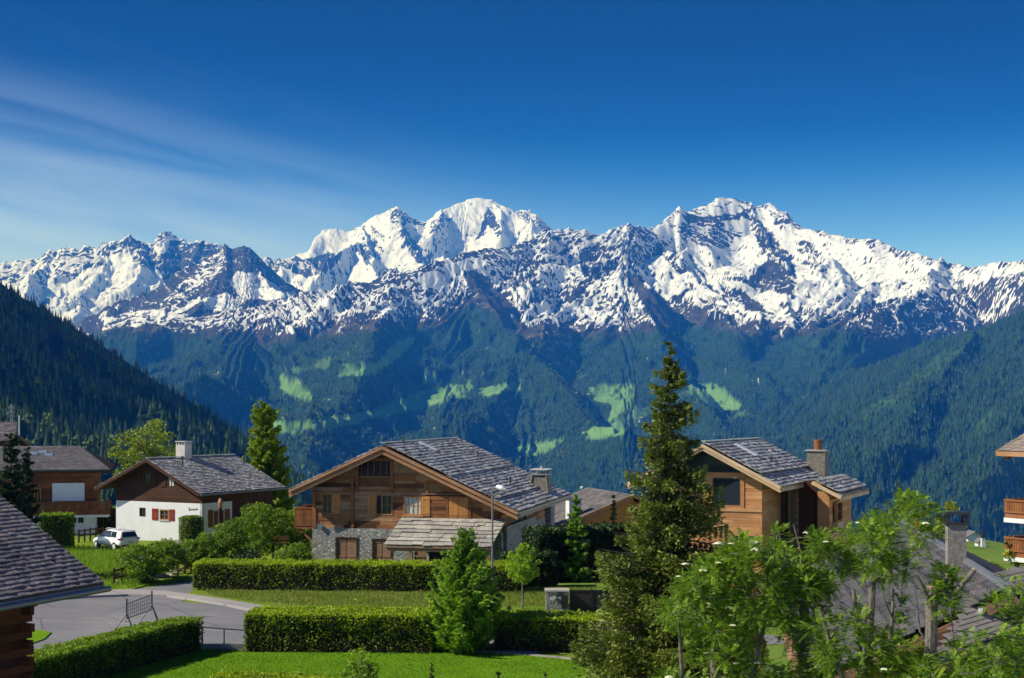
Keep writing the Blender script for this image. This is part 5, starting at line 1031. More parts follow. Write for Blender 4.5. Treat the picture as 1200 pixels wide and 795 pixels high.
# ================================================================== DARK WAVY TILED ROOF (right foreground)
f = Frame('house', 1175, 32.0, 8.7); rt = f.root
zr = 7.0; f.O.x = (1175-600)/F*32; rt.location = f.O
tag(rt, 'house under a big dark wavy tiled roof with tall stone chimney behind the rowans', 'house')
far_b = 18.2; near_b = -1.0; drop = .50; LW = 4.6
g = MB(); g.prism([(-LW+.7, -3), (LW-.7, -3), (LW-.7, zr-drop*(LW-.7)-.25), (0, zr-.3), (-LW+.7, zr-drop*(LW-.7)-.25)], 'y', near_b+1, far_b-1); g.build('wall', M_ORNG, rt)
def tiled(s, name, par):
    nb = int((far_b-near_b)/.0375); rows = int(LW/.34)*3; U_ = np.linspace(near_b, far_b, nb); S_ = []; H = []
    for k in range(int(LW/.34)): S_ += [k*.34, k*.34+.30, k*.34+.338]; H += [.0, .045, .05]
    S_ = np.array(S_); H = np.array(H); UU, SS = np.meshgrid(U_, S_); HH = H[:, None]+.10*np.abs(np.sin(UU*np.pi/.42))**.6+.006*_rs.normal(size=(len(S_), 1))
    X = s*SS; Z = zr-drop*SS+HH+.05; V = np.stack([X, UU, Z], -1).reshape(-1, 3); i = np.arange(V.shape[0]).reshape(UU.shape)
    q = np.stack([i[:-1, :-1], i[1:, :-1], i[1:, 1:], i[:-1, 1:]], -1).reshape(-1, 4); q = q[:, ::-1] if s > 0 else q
    kk = (np.arange(len(S_)-1)[:, None]//3)*997+(np.floor(U_[:-1]/.42).astype(int)[None, :])*31; fr_ = np.abs(((U_[:-1]+.019)/.42) % 1.0 - .5)[None, :]; vv = np.where(fr_ > .36, .06, .42+.58*((kk*7919) % 1009)/1009.0)*np.where((np.arange(len(S_)-1) % 3 == 1)[:, None], .35, 1.0)  # groove faces coloured darker, in place of shadow between the tile ribs
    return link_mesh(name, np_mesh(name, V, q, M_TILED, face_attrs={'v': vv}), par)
dk = MB(); deck(dk, (0, near_b, zr), (0, far_b, zr), (-LW, near_b, zr-drop*LW), (-LW, far_b, zr-drop*LW), .2); deck(dk, (0, near_b, zr), (0, far_b, zr), (LW, near_b, zr-drop*LW), (LW, far_b, zr-drop*LW), .2, sink=.012)
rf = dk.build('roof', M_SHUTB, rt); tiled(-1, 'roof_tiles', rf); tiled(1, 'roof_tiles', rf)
g = MB(); g.tube([(0, near_b, zr+.08), (0, far_b+.1, zr+.08)], .13, 8, .5); g.beam((0, far_b+.03, zr+.02), (-LW, far_b+.03, zr+.02-drop*LW), .30, .12, .5); g.build('ridge_cap', M_METAL, rf)
nrm = Vector((drop, 0, -1)).normalized()*-1; cp = f.on(1120, 668, (0, 0, zr), Vector((-drop, 0, 1)).normalized()); cx, cy, cz = cp
g = MB(); g.box(cx-.23, cx+.23, cy-.23, cy+.23, cz-.5, cz+1.18); ch = g.build('chimney', M_CHIM, rt)
g = MB(); g.box(cx-.29, cx+.29, cy-.29, cy+.29, cz+1.18, cz+1.25); [g.box(cx+x-.05, cx+x+.05, cy+y-.05, cy+y+.05, cz+1.25, cz+1.45) for x in (-.22, .22) for y in (-.22, .22)]; g.box(cx-.31, cx+.31, cy-.31, cy+.31, cz+1.45, cz+1.52); g.build('chimney_cap', M_METALD, ch)
g = MB(); g.box(cx-.30, cx+.30, cy-.30, cy+.30, cz-.35, cz+.06); g.build('flashing', M_METALD, ch)
g = MB(); g.tube([(0, 14.9, zr+.1), (0, 14.9, zr+.48)], [.12, .02], 8); g.build('ridge_finial', M_RED, rf)
# pale brown lower roof in front of it
f = Frame('house', 1135, 29.0, 40); rt = f.root; tag(rt, 'lower roof of pale brown shingles against the dark tiled roof at the bottom right', 'house')
z0 = EYE-(757-H0)/F*29; tn = .58; bt = 1.5
# e = B axis, up = -A
def Q(al_, be_): return (-be_, al_, z0+be_*tn)
mbk = MB(); rnd = random.Random(4); nrow = 13
for k in range(nrow):
    be0 = bt*(nrow-k-1)/nrow; be1 = bt*(nrow-k)/nrow*1.0; st = 5.3*be0/1.25-1.4; al_ = st
    while al_ < 14: w_ = rnd.uniform(.14, .26); a2 = al_+w_-.006; p = [Vector(Q(al_, be1+.05)), Vector(Q(a2, be1+.05)), Vector(Q(a2, be0)), Vector(Q(al_, be0))]; mbk.raw([p[0]+Vector((0,0,.01)), p[1]+Vector((0,0,.01)), p[2]+Vector((0,0,.03)), p[3]+Vector((0,0,.03)), p[3], p[2]], [(0,3,2,1), (3,4,5,2)], rnd.random()); al_ += w_
g = MB(); g.raw([Vector(Q(-1.6, 0))-Vector((0,0,.01)), Vector(Q(14, 0))-Vector((0,0,.01)), Vector(Q(14, bt))-Vector((0,0,.01)), Vector(Q(5.0, bt))-Vector((0,0,.01)), Vector(Q(-1.6, 0))-Vector((0,0,.16)), Vector(Q(14, 0))-Vector((0,0,.16)), Vector(Q(14, bt))-Vector((0,0,.2)), Vector(Q(5.0, bt))-Vector((0,0,.2))], [(0,1,2,3), (7,6,5,4), (0,4,5,1), (1,5,6,2), (2,6,7,3), (3,7,4,0)], .1)
rf = g.build('roof', M_WOODD, rt); mbk.build('shingles', M_SHINGLEB, rf)
g = MB(); g.tube([Vector(Q(-1.6, -.03))-Vector((0,0,.08)), Vector(Q(14, -.03))-Vector((0,0,.08))], .07, 8); g.build('gutter', M_METALD, rf)
g = MB(); g.box(-1.2, -.35, .5, 14, -3, z0-.02); g.build('wall', M_WOODD, rt)
g = MB(); p = Vector(Q(3.2, 1.0)); q = Vector(Q(4.4, 1.25)); g.beam(p+Vector((-.0,0,.06)), Vector(Q(2.0, .55))+Vector((0,0,.08)), .10, .05, .5); g.build('roof_flashing', M_PALE, rf)

# ================================================================== APARTMENT HOUSE WITH BALCONIES (right edge)
f = Frame('apartment_house', 1185, 60.0, -30); rt = f.root; tag(rt, 'timber apartment house with two stacked board balconies at the right edge', 'house')
ea, ezz = f.fa(1168.5, 529, .9); ao = f.fa(1177.5, 586, 0)[0]; aw = ao+1.25; NB = -16; up_ = .42*(aw+5-ea)
g = boards(right(aw), 0, 0.01, -4, 0, seed=1); boards(left(aw), NB, -.3, -4, ezz+.45, row=.22, seed=112, mb=g); g.build('wall', M_WOODR, rt)
g = MB(); g.prism([(aw+.12, -4), (aw+9.88, -4), (aw+9.88, ezz+.2), (aw+5, ezz+up_-.4), (aw+.12, ezz+.2)], 'y', NB+.1, -.32); g.build('core_wall', M_WOODD, rt)
r0 = (aw+5, NB-.8, ezz+up_); r1 = (aw+5, .9, ezz+up_); e0 = (ea, NB-.8, ezz); e1 = (ea, .9, ezz); g1 = (2*aw+10-ea, NB-.8, ezz); g2_ = (2*aw+10-ea, .9, ezz)
dk = MB(); deck(dk, r0, r1, e0, e1, .2); deck(dk, r0, r1, g1, g2_, .2, sink=.012); dk.beam(Vector(r1)+Vector((0,.04,-.1)), Vector(e1)+Vector((0,.04,-.1)), .07, .2, .9); dk.beam(Vector(e0)+Vector((-.03,0,-.1)), Vector(e1)+Vector((-.03,0,-.1)), .07, .2, .9)
for i in range(14): y = .5-i*1.2; dk.beam((ea+.1, y, ezz-.28), (aw+.2, y, ezz-.28+.42*(aw-ea+.1)), .14, .2, .1)
rf = dk.build('roof', M_TIMBER, rt)
sl = MB(); roof_slabs(r0, r1, e0, e1, row=.3, wmin=.25, wmax=.5, th=.035, tilt=.04, seed=5, mb=sl); roof_slabs(r0, r1, g1, g2_, row=.3, wmin=.25, wmax=.5, mb=sl, th=.035, tilt=.04); sl.build('shingles', M_SHINGLEB, rf)
for (y0, y1) in ((586, 602), (630, 647)):
    zt = f.fa(1177.5, y0, 0)[1]; zb = f.fa(1177.5, y1, 0)[1]; balcony(rt, [(aw, 0), (ao, 0), (ao, NB+3)], zb, zt-zb, M_WOODR, [(aw, 0), (ao, 0), (ao, NB+3), (aw, NB+3)])
    g = MB(); g.box(ao-.03, aw, NB+3, .03, zb-.36, zb-.17); g.build('balcony_slab', M_WHITE, rt)
# ================================================================== GROUND, ROAD, LAWN
def gz(x, y):
    d = 0.0
    far = np.maximum(0, y-(165-1.6*np.clip(x-8, 0, 40)))
    z = -0.36*far
    # shoulder with meadows below the village on the right
    sh = np.exp(-((x-130-(y-420)*0.1)/210.0)**2)*sstep(200, 420, y)*(1-sstep(520, 760, y))
    z = np.maximum(z, -760 + 0*y)
    z = z*(1-sh) + sh*(-30-(y-420)*0.03-0.25*np.maximum(0, x-180))
    hl = sstep(-55, -120, x)*sstep(150, 330, y); z = z*(1-hl*sstep(700, 400, y)) + hl*sstep(700, 400, y)*(-4-0.05*np.maximum(0, y-165))
    return z - 0.02
def ground_sheet():
    ys = np.concatenate([np.linspace(-300, 0, 8), np.linspace(5, 900, 260), np.linspace(930, 6000, 60), np.array([9000, 14000, 22000])]); us = np.linspace(-1, 1, 240)
    Y, U = np.meshgrid(ys, us, indexing='ij'); X = U*(np.maximum(Y, 0)*1.0+420)
    Z = gz(X, Y)+0.5*fbm(X/40, Y/40, 3)*sstep(170, 260, Y); V = np.stack([X, Y, Z], -1).reshape(-1, 3); i = np.arange(V.shape[0]).reshape(Y.shape)
    q = np.stack([i[:-1, :-1], i[:-1, 1:], i[1:, 1:], i[1:, :-1]], -1).reshape(-1, 4); me = np_mesh('ground', V, q, M_GROUND, smooth=True); o = link_mesh('ground', me); o['kind'] = 'structure'
ground_sheet()
def sheet(name, poly, z, mat, thick=0.0):
    mb = MB(); n = len(poly)
    if thick: mb.prism(poly, 'z', z-thick, z)
    else: mb.raw([(x, y, z) for x, y in poly], [tuple(range(n))])
    o = mb.build(name, mat); o['kind'] = 'structure'; return o
def gp(px, py): p = G(px, py); return (p.x, p.y)
def gpath(l): return [gp(*q) for q in l]
sheet('road', gpath([(-60, 775), (-40, 738), (0, 716), (60, 706), (130, 700), (190, 704), (262, 709), (300, 716), (345, 725), (400, 736), (500, 740), (700, 742), (1000, 745), (1000, 752), (760, 760), (620, 757), (500, 752), (290, 762), (236, 760), (200, 760), (40, 797)]), 0.0, M_ROAD)
sheet('side_road', gpath([(120, 707), (60, 712), (0, 716), (0, 690), (60, 684), (140, 693), (170, 689), (225, 681), (262, 686), (240, 694), (222, 700), (210, 706)]), -0.004, M_ROAD)
kb = [(40, 706), (100, 701), (150, 699), (195, 700), (225, 704), (262, 710), (300, 718), (345, 727), (400, 738)]; ki = [(400, 728), (345, 719), (305, 711.5), (262, 704.5), (228, 699.5), (195, 695), (150, 693), (100, 695.5), (40, 700)]
sheet('pavement', gpath(kb+ki), 0.13, M_PAVE, 0.14)
sheet('verge', gpath([(222, 697.5), (232, 690), (300, 689), (420, 690), (700, 692), (900, 696), (900, 735), (700, 735), (500, 740), (405, 729.5), (345, 718.4), (305, 711), (262, 704), (230, 699)]), 0.17, M_ROUGH, 0.15)
sheet('bank', gpath([(-40, 700), (20, 690), (120, 689), (150, 693), (170, 687), (225, 679), (300, 676), (360, 672), (360, 640), (160, 634), (60, 632), (-40, 640)]), 0.05, M_MEADOW, 0.1)
sheet('lawn', gpath([(-200, 797), (-60, 778), (36, 788), (236, 762), (290, 766), (500, 766), (545, 757), (700, 756), (860, 756), (980, 900), (980, 1400), (-200, 1400)]), 0.055, M_LAWN, 0.1)
sheet('lawn_patch', gpath([(20, 760), (36, 738), (60, 742), (52, 750), (30, 758)]), 0.055, M_LAWN, 0.06)
sheet('garden_bed', gpath([(545, 762), (560, 756), (800, 760), (800, 792), (720, 781)]), 0.06, M_CONC if False else M_ROUGH, 0.05)
g = MB(); pl = [G(540, 763, .07), G(600, 766, .07), G(660, 771.5, .07), G(720, 780, .07), G(790, 792, .07)]
for p, q in zip(pl[:-1], pl[1:]): g.beam(p, q, .14, .10)
o = g.build('path_edging', M_PAVE); o['kind'] = 'structure'
sheet('path', gpath([(572, 764), (600, 760.5), (640, 761), (628, 767)]), 0.085, M_PAVE, .06)
# worn stud lines across the carriageway edge
g = MB(); rnd = random.Random(3)
for (x0, y0, x1, y1, n) in ((30, 727, 215, 731, 34), (215, 735, 300, 742, 22), (250, 747, 292, 750, 14)):
    for k in range(n):
        t = k/n; p = G(x0+(x1-x0)*t, y0+(y1-y0)*t+1.5*math.sin(t*3)); 
        if rnd.random() < .85: g.box(p.x-.11, p.x+.11, p.y-.09, p.y+.09, .0, .012, .5)
o = g.build('paving_studs', M_PAVE); o['kind'] = 'structure'
# ================================================================== TREES AND SHRUBS
def at_ground(name, px, D, label, cat, group=None, z=0.0, rz=0.0):
    o = empty(name, ((px-600)/F*D, D, z), rz); return tag(o, label, cat, group)
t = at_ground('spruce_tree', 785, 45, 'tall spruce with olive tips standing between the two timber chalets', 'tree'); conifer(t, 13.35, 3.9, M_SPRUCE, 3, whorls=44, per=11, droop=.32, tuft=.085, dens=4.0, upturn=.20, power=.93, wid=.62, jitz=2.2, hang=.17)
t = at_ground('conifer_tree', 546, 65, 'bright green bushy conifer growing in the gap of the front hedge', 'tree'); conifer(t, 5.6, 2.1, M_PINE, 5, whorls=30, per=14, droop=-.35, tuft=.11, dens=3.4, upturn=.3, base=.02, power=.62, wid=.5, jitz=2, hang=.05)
t = at_ground('sapling_tree', 612, 78, 'slim young tree with bare pale stem in front of the dark hedge', 'tree'); broad(t, 3.85, .95, M_SAPL, 7, nclump=60, per=1500, leaf=.06, low=.36, trunk_h=.36, tr=.05, bark=M_BARKG, shape=(1, 1, 1), csz=.24)
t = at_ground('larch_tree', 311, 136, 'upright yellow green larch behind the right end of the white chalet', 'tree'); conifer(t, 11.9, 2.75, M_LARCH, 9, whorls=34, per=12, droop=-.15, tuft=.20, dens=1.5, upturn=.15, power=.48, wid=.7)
t = at_ground('maple_tree', 172, 146, 'yellow green maple rising behind the ridge of the white chalet', 'tree'); broad(t, 10.6, 3.5, M_MAPLE, 11, nclump=110, per=95, leaf=.17, low=.2, trunk_h=.25, shape=(1, .8, 1), csz=.17)
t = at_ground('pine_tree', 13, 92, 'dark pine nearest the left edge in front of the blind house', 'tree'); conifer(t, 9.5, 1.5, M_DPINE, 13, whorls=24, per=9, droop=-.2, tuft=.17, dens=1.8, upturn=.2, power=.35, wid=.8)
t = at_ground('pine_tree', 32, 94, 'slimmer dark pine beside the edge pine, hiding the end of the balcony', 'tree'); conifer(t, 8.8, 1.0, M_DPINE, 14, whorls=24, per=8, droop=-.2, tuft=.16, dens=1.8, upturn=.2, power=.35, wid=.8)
t = at_ground('spruce_tree', 675, 92, 'small spruce topping the dark hedge under the pale chimney', 'tree'); conifer(t, 5.8, 1.35, M_PINE, 15, whorls=22, per=9, droop=.05, tuft=.14, dens=1.8, upturn=.2, power=.7)
t = at_ground('spruce_tree', 719, 95, 'narrow dark spruce just left of the tall spruce', 'tree'); conifer(t, 5.4, .9, M_DPINE, 16, whorls=20, per=8, droop=.05, tuft=.14, dens=1.5, upturn=.2)
t = at_ground('spruce_tree', 1054, 58, 'thin dark spruce rising behind the top of the wavy tiled roof', 'tree'); conifer(t, 8.2, 1.05, M_SPRUCE, 17, whorls=34, per=7, droop=.15, tuft=.11, dens=1.2, upturn=.15, power=.9)
t = at_ground('spruce_tree', 1268, 25, 'spruce branch tips reaching into the top of the right edge', 'tree'); conifer(t, 19, 1.55, M_SPRUCE, 18, whorls=18, per=9, droop=.25, tuft=.10, dens=1.6, base=.60, power=.4)
for i, (px, D, h, r, lb, sd, m) in enumerate([
    (1103, 57, 7.9, 1.0, 'loose light green tree left of the tall stone chimney', 21, M_MAPLE), (1078, 56, 6.7, 1.2, 'low leafy tree between the thin spruce and the chimney', 22, M_SHRUB),
    (1010, 79, 4.6, 1.5, 'round green shrub at the rear corner of the honey coloured chalet', 23, M_SHRUB), (1152, 62, 4.6, 1.3, 'green shrub behind the roof edge right of the chimney', 24, M_SHRUB),
    (1172, 64, 4.3, 1.1, 'darker shrub below the lower balcony of the apartment house', 25, M_SHRUB), (1190, 60, 6.2, .9, 'leafy tree showing between the two balconies', 26, M_MAPLE)]):
    t = at_ground('broadleaf_tree', px, D, lb, 'tree'); broad(t, h, r, m, sd, nclump=34, per=700, leaf=.085, low=.30, trunk_h=.3, csz=.27)
SH = [(166, 91, 2.6, 1.5, 'dark leafy shrub at the road corner left of the others'), (196, 93, 2.7, 1.4, 'second shrub from the road corner, below the white wall'), (222, 97, 2.2, 1.2, 'low shrub right under the clipped rounded yew'),
      (246, 98, 2.7, 1.25, 'shrub in front of the weathered wayside post'), (276, 99, 3.4, 1.5, 'bushy shrub before the dark timber side of the white chalet'), (302, 104, 4.2, 1.7, 'tall shrub in the middle of the garden thicket'), (328, 107, 4.3, 1.7, 'highest shrub of the garden thicket left of the side balcony'), (352, 106, 3.0, 1.2, 'shrub tucked under the side balcony of the old chalet'), (344, 97, 1.9, 1.35, 'low round bush at the corner of the stone wall'), (290, 94, 1.9, 1.3, 'dark low bush behind the left half of the long hedge')]
for i, (px, D, h, r, lb) in enumerate(SH):
    t = at_ground('garden_shrub', px, D, lb, 'shrub', 'shrubs between the white chalet and the long hedge'); broad(t, h, r, M_SHRUB if i != 9 else M_THUJA, 30+i, nclump=44, per=520, leaf=.085, low=.05, stems=5, csz=.30, tr=.06)
def clipped(px, D, h, r, label, seed, mat=M_HEDGE, z=0):
    t = at_ground('clipped_bush', px, D, label, 'bush', z=z); rs = np.random.RandomState(seed); n = int(2600*r*h/2); th = rs.uniform(0, 6.28, n); u = rs.uniform(0, 1, n)
    rr = np.where(u > .75, r*np.sqrt(rs.uniform(0, 1, n))*.92, r)-rs.exponential(.03, n); zz_ = np.where(u > .75, h-.18*(rr/r)**4*r, rs.uniform(.02, h-.12, n)); rr = rr*(1+.04*np.sin(th*3+seed)); c = np.stack([rr*np.cos(th), rr*np.sin(th), zz_], 1)
    a, b = leafset(rs, c, .075); g = MB(); g.tube([(0, 0, 0), (0, 0, h*.5), (0, 0, h-.12)], [r-.12, r-.10, r-.2], 14); g.build('stems', M_HEDGEC, t); quads(c, a, b, mat, 'foliage', rs.uniform(0.1, .8, n), t)
clipped(224.5, 112, 2.75, .95, 'rounded clipped yew against the corner of the white wall', 3, M_SHRUB)
t = empty('clipped_hedge', (0, 0, 0)); tag(t, 'square clipped dark hedge under the balcony of the blind house', 'hedge'); hedge(t, [G(48, 590, 1.5)*1.0 and Vector(((48-600)/F*112, 112, 0)), Vector(((83-600)/F*112, 112.5, 0))], 1.8, 2.9, M_SHRUB, dens=120, leaf=.1, seed=4)
t = empty('clipped_hedge', (0, 0, 0)); tag(t, 'bright yellow green hedge between the blind house and the white chalet', 'hedge'); hedge(t, [Vector(((108-600)/F*132, 132, 0)), Vector(((138-600)/F*132, 133, 0))], 1.6, 1.9, M_MAPLE, dens=110, leaf=.1, seed=5)
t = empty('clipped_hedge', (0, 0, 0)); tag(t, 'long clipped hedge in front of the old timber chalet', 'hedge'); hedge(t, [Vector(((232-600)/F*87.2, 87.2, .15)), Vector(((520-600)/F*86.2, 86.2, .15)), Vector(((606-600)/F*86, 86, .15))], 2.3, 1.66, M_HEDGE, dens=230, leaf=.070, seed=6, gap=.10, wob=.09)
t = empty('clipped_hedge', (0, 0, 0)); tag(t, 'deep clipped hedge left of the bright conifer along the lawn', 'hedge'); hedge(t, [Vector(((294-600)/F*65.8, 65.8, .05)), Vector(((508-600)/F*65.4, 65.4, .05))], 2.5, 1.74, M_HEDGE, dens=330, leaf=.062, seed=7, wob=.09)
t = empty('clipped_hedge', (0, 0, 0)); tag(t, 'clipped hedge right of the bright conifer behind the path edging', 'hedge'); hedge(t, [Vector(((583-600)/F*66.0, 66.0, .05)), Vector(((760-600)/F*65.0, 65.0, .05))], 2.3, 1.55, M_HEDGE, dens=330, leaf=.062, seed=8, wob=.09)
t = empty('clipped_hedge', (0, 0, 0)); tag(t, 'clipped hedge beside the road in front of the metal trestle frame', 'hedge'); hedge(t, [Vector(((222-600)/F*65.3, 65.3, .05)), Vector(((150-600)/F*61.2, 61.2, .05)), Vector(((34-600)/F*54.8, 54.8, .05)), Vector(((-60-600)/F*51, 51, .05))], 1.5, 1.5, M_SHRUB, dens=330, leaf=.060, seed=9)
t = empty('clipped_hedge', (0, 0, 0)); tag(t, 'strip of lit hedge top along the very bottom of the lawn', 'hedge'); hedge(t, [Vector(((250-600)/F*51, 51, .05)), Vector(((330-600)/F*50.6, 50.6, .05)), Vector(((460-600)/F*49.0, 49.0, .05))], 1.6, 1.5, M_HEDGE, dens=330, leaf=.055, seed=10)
t = empty('tall_hedge', (0, 0, 0)); tag(t, 'tall dark evergreen hedge behind the stone gate pillar', 'hedge'); hedge(t, [Vector(((622-600)/F*92, 92, .1)), Vector(((735-600)/F*95, 95, .1))], 2.6, 3.2, M_THUJA, dens=150, leaf=.11, seed=11, wob=.22)
hedge_e = empty('tall_hedge', (0, 0, 0)); tag(hedge_e, 'lower dark hedge stretch behind the slim young tree', 'hedge'); hedge(hedge_e, [Vector(((588-600)/F*88.6, 88.6, .1)), Vector(((650-600)/F*89, 89, .1))], 1.8, 2.0, M_THUJA, dens=150, leaf=.10, seed=12, wob=.2)
t = at_ground('leafy_bush', 420, 45, 'blue green leafy bush at the bottom edge of the lawn', 'bush'); broad(t, 3.45, 1.05, M_ROWAN, 51, nclump=46, per=700, leaf=.075, low=.0, stems=4, csz=.28)
t = at_ground('leafy_bush', 1058, 28, 'leafy undergrowth at the foot of the pollarded rowans', 'bush'); broad(t, 4.2, 2.4, M_ROWAN, 52, nclump=60, per=300, leaf=.06, low=.0, stems=6, csz=.22)
t = at_ground('broom_bush', 690, 61.5, 'small ochre bush at the end of the path edging', 'bush'); broad(t, .75, .8, M_SPRUCE, 53, nclump=20, per=1800, leaf=.06, low=.0, stems=5, csz=.35)
for px, D, top, r, lb, sd in ((505, 40, 775, .5, 'thin young conifer tip left of centre on the bottom edge', 61), (585, 40, 783, .6, 'conifer tip in the middle of the bottom edge', 62), (639, 40, 787, .45, 'smallest conifer tip, nearest the tall spruce, on the bottom edge', 63)):
    t = at_ground('young_conifer', px, D, lb, 'tree', 'young conifers along the bottom edge'); conifer(t, EYE-(top-H0)/F*D, r, M_DPINE if px != 505 else M_SPRUCE, sd, whorls=26, per=7, droop=-.1, tuft=.075, dens=1.5, upturn=.3, base=.25)

# --- rowans in the right foreground
def rel(root, pts): return [tuple(P(*p)-root.location) for p in pts]
rsx = np.random.RandomState(77)
def cloud(n, poly, D0, D1):
    out = []; xs = [p[0] for p in poly]; ys = [p[1] for p in poly]
    while len(out) < n:
        x = rsx.uniform(min(xs), max(xs)); y = rsx.uniform(min(ys), max(ys))
        if inpoly(np.array([x]), np.array([y]), poly)[0]: out.append((x, y, rsx.uniform(D0, D1)))
    return out
def rtree(px, D, label, stems, cut, cl, seed, **k):
    t = at_ground('rowan_tree', px, D, label, 'tree', 'rowans in the right foreground'); 
    st = [(rel(t, p), r) for p, r in stems]; cu = [(rel(t, p), r) for p, r in cut]; rowan(t, st, rel(t, cl), seed, cut=cu, **k)
ld = [(800,660),(835,648),(880,632),(925,655),(985,665),(965,705),(975,800),(960,830),(775,830),(768,790),(780,755),(775,720),(785,690)]
rtree(850, 27, 'dense rowan with cream flower clusters in front of the spruce foot',
      [([(850, 1150, 27), (846, 900, 27), (835, 760, 27)], [.13, .11, .07]), ([(850, 900, 27), (880, 800, 26.6), (905, 690, 26.4)], [.08, .06, .03]), ([(850, 900, 27), (800, 800, 26.6), (795, 720, 26.4)], [.08, .05, .02])], [],
      cloud(125, ld, 25.2, 28.2), 71, blossoms=46, spread=.40, leaf_n=20)
md_ = [(835,662),(870,628),(905,612),(930,640),(1000,612),(1015,630),(975,670),(955,730),(880,735),(840,700)]
rtree(943, 26, 'pollarded rowan with dark knobbly head below the slatted screen',
      [([(940, 1150, 26), (941, 900, 26), (942, 760, 26), (943, 690, 26)], [.12, .11, .10, .085]), ([(942, 705, 26), (920, 650, 25.6), (912, 622, 25.5)], [.035, .02, .01]), ([(943, 700, 26), (925, 690, 25.6), (905, 655, 25.5)], [.03, .02, .01]), ([(943, 690, 26), (937, 640, 26), (930, 615, 26)], [.03, .02, .01]), ([(943, 690, 26), (985, 635, 26), (988, 615, 26)], [.03, .018, .01]), ([(941, 800, 26), (925, 700, 25.8), (915, 668, 25.8)], [.04, .03, .02])],
      [([(943, 700, 26), (943, 668, 26)], [.12, .10])], cloud(46, md_, 25, 27), 72, blossoms=16, spread=.34, leaf_n=16)
rtree(1018, 25, 'pollarded rowan with two slim sawn stems and see-through leaves',
      [([(1016, 1150, 25), (1012, 850, 25), (1006, 740, 25), (1000, 690, 25)], [.07, .06, .05, .035]), ([(1014, 870, 25), (1045, 740, 24.6), (1047, 690, 24.6)], [.045, .035, .02]), ([(1014, 870, 25), (975, 760, 24.8), (960, 712, 24.8)], [.055, .045, .03]), ([(1048, 730, 24.6), (1035, 700, 24.5), (1032, 682, 24.5)], [.02, .014, .008])],
      [([(1017, 1100, 25), (1018, 760, 25), (1023, 676, 25)], [.085, .072, .062]), ([(1022, 684, 25), (1037, 674, 24.9)], [.03, .026])],
      cloud(38, [(985,640),(1030,595),(1060,580),(1095,600),(1090,640),(1050,680),(1000,690)], 24, 26.5)+cloud(34, [(950,730),(1060,700),(1070,800),(950,800)], 24, 26), 73, spread=.36, leaf_n=15, blossoms=5)
rtree(1090, 24, 'thick pollarded rowan trunk with a sawn top and a stub to the right',
      [([(1093, 714, 24), (1086, 697, 23.9), (1078, 680, 23.8), (1073, 673, 23.8)], [.035, .03, .022, .018]), ([(1092, 760, 24), (1078, 740, 24), (1072, 690, 24)], [.03, .02, .012])],
      [([(1084, 1150, 24), (1088, 800, 24), (1091, 745, 24), (1092, 688, 24)], [.135, .115, .108, .098]), ([(1093, 708, 24), (1108, 702, 23.9), (1122, 692, 23.8), (1142, 668, 23.7)], [.055, .052, .046, .042]), ([(1106, 703, 23.9), (1110, 690, 23.9), (1110, 674, 23.9)], [.04, .036, .032])],
      cloud(12, [(1095,670),(1125,680),(1120,720),(1098,720)], 23.6, 24.2)+cloud(50, [(1060,765),(1200,750),(1200,815),(1060,815)], 23, 25.5), 74, spread=.30, leaf_n=11)
rtree(1240, 22, 'rowan outside the right edge whose thin twigs reach in over the brown roof',
      [([(1240, 1200, 22), (1238, 800, 22), (1230, 690, 22)], [.09, .08, .05]), ([(1236, 760, 22), (1180, 745, 21.8), (1110, 738, 21.6)], [.03, .018, .006]), ([(1232, 720, 22), (1195, 718, 21.8), (1140, 700, 21.6)], [.02, .012, .005]), ([(1236, 800, 22), (1190, 770, 21.8), (1140, 790, 21.6)], [.03, .018, .008])], [],
      cloud(12, [(1150,690),(1200,680),(1215,740),(1180,735)], 21.5, 22.4)+cloud(16, [(1110,745),(1210,745),(1215,800),(1130,800)], 21.4, 22.6), 75, spread=.26, leaf_n=8)

# --- tall grass on the bank
def blades(name, polys, n, h, seed, mat, z=0.06):
    rs = np.random.RandomState(seed); pts = []
    poly = gpath(polys); xs = [p[0] for p in poly]; ys = [p[1] for p in poly]; x = rs.uniform(min(xs), max(xs), n); y = rs.uniform(min(ys), max(ys), n); k = inpoly(x, y, poly); x, y = x[k], y[k]; m = len(x)
    hh = h*rs.uniform(.5, 1.3, (m, 1))*(1+.8*fbm(x*.5, y*.5, 3))[:, None]; c = np.stack([x, y, np.full(m, z)], 1); up = np.concatenate([rs.normal(0, .25, (m, 2)), np.ones((m, 1))], 1)*hh; b = rvec(rs, m)*.02; b[:, 2] = 0
    V = np.stack([c-b, c+b, c+up], 1).reshape(-1, 3); return link_mesh(name, np_mesh(name, V, np.arange(3*m).reshape(m, 3), mat, face_attrs={'v': rs.uniform(0, 1, m)}))
tag(blades('tall_grass', [(70, 642), (165, 642), (190, 660), (160, 690), (125, 692), (90, 672)], 30000, .30, 5, mat_leaf('bank_grass', (.08, .17, .008), (.26, .40, .02), .35)), 'tall bright grass on the bank below the parked car', 'grass', kind='stuff')
tag(blades('verge_grass', [(228, 692), (300, 690), (700, 693), (700, 714), (400, 716), (300, 709), (250, 702)], 34000, .14, 6, mat_leaf('dry_grass', (.08, .13, .012), (.28, .30, .06), .3), .17), 'short dry grass on the verge between the hedges', 'grass', kind='stuff')
tag(blades('lawn_blades', [(-60, 779), (36, 789), (236, 763), (500, 767), (560, 766), (700, 778), (850, 800), (-60, 800)], 90000, .055, 7, mat_leaf('lawn_blade', (.08, .18, .006), (.22, .40, .02), .35), .05), 'mown lawn grass in the foreground', 'grass', kind='stuff')

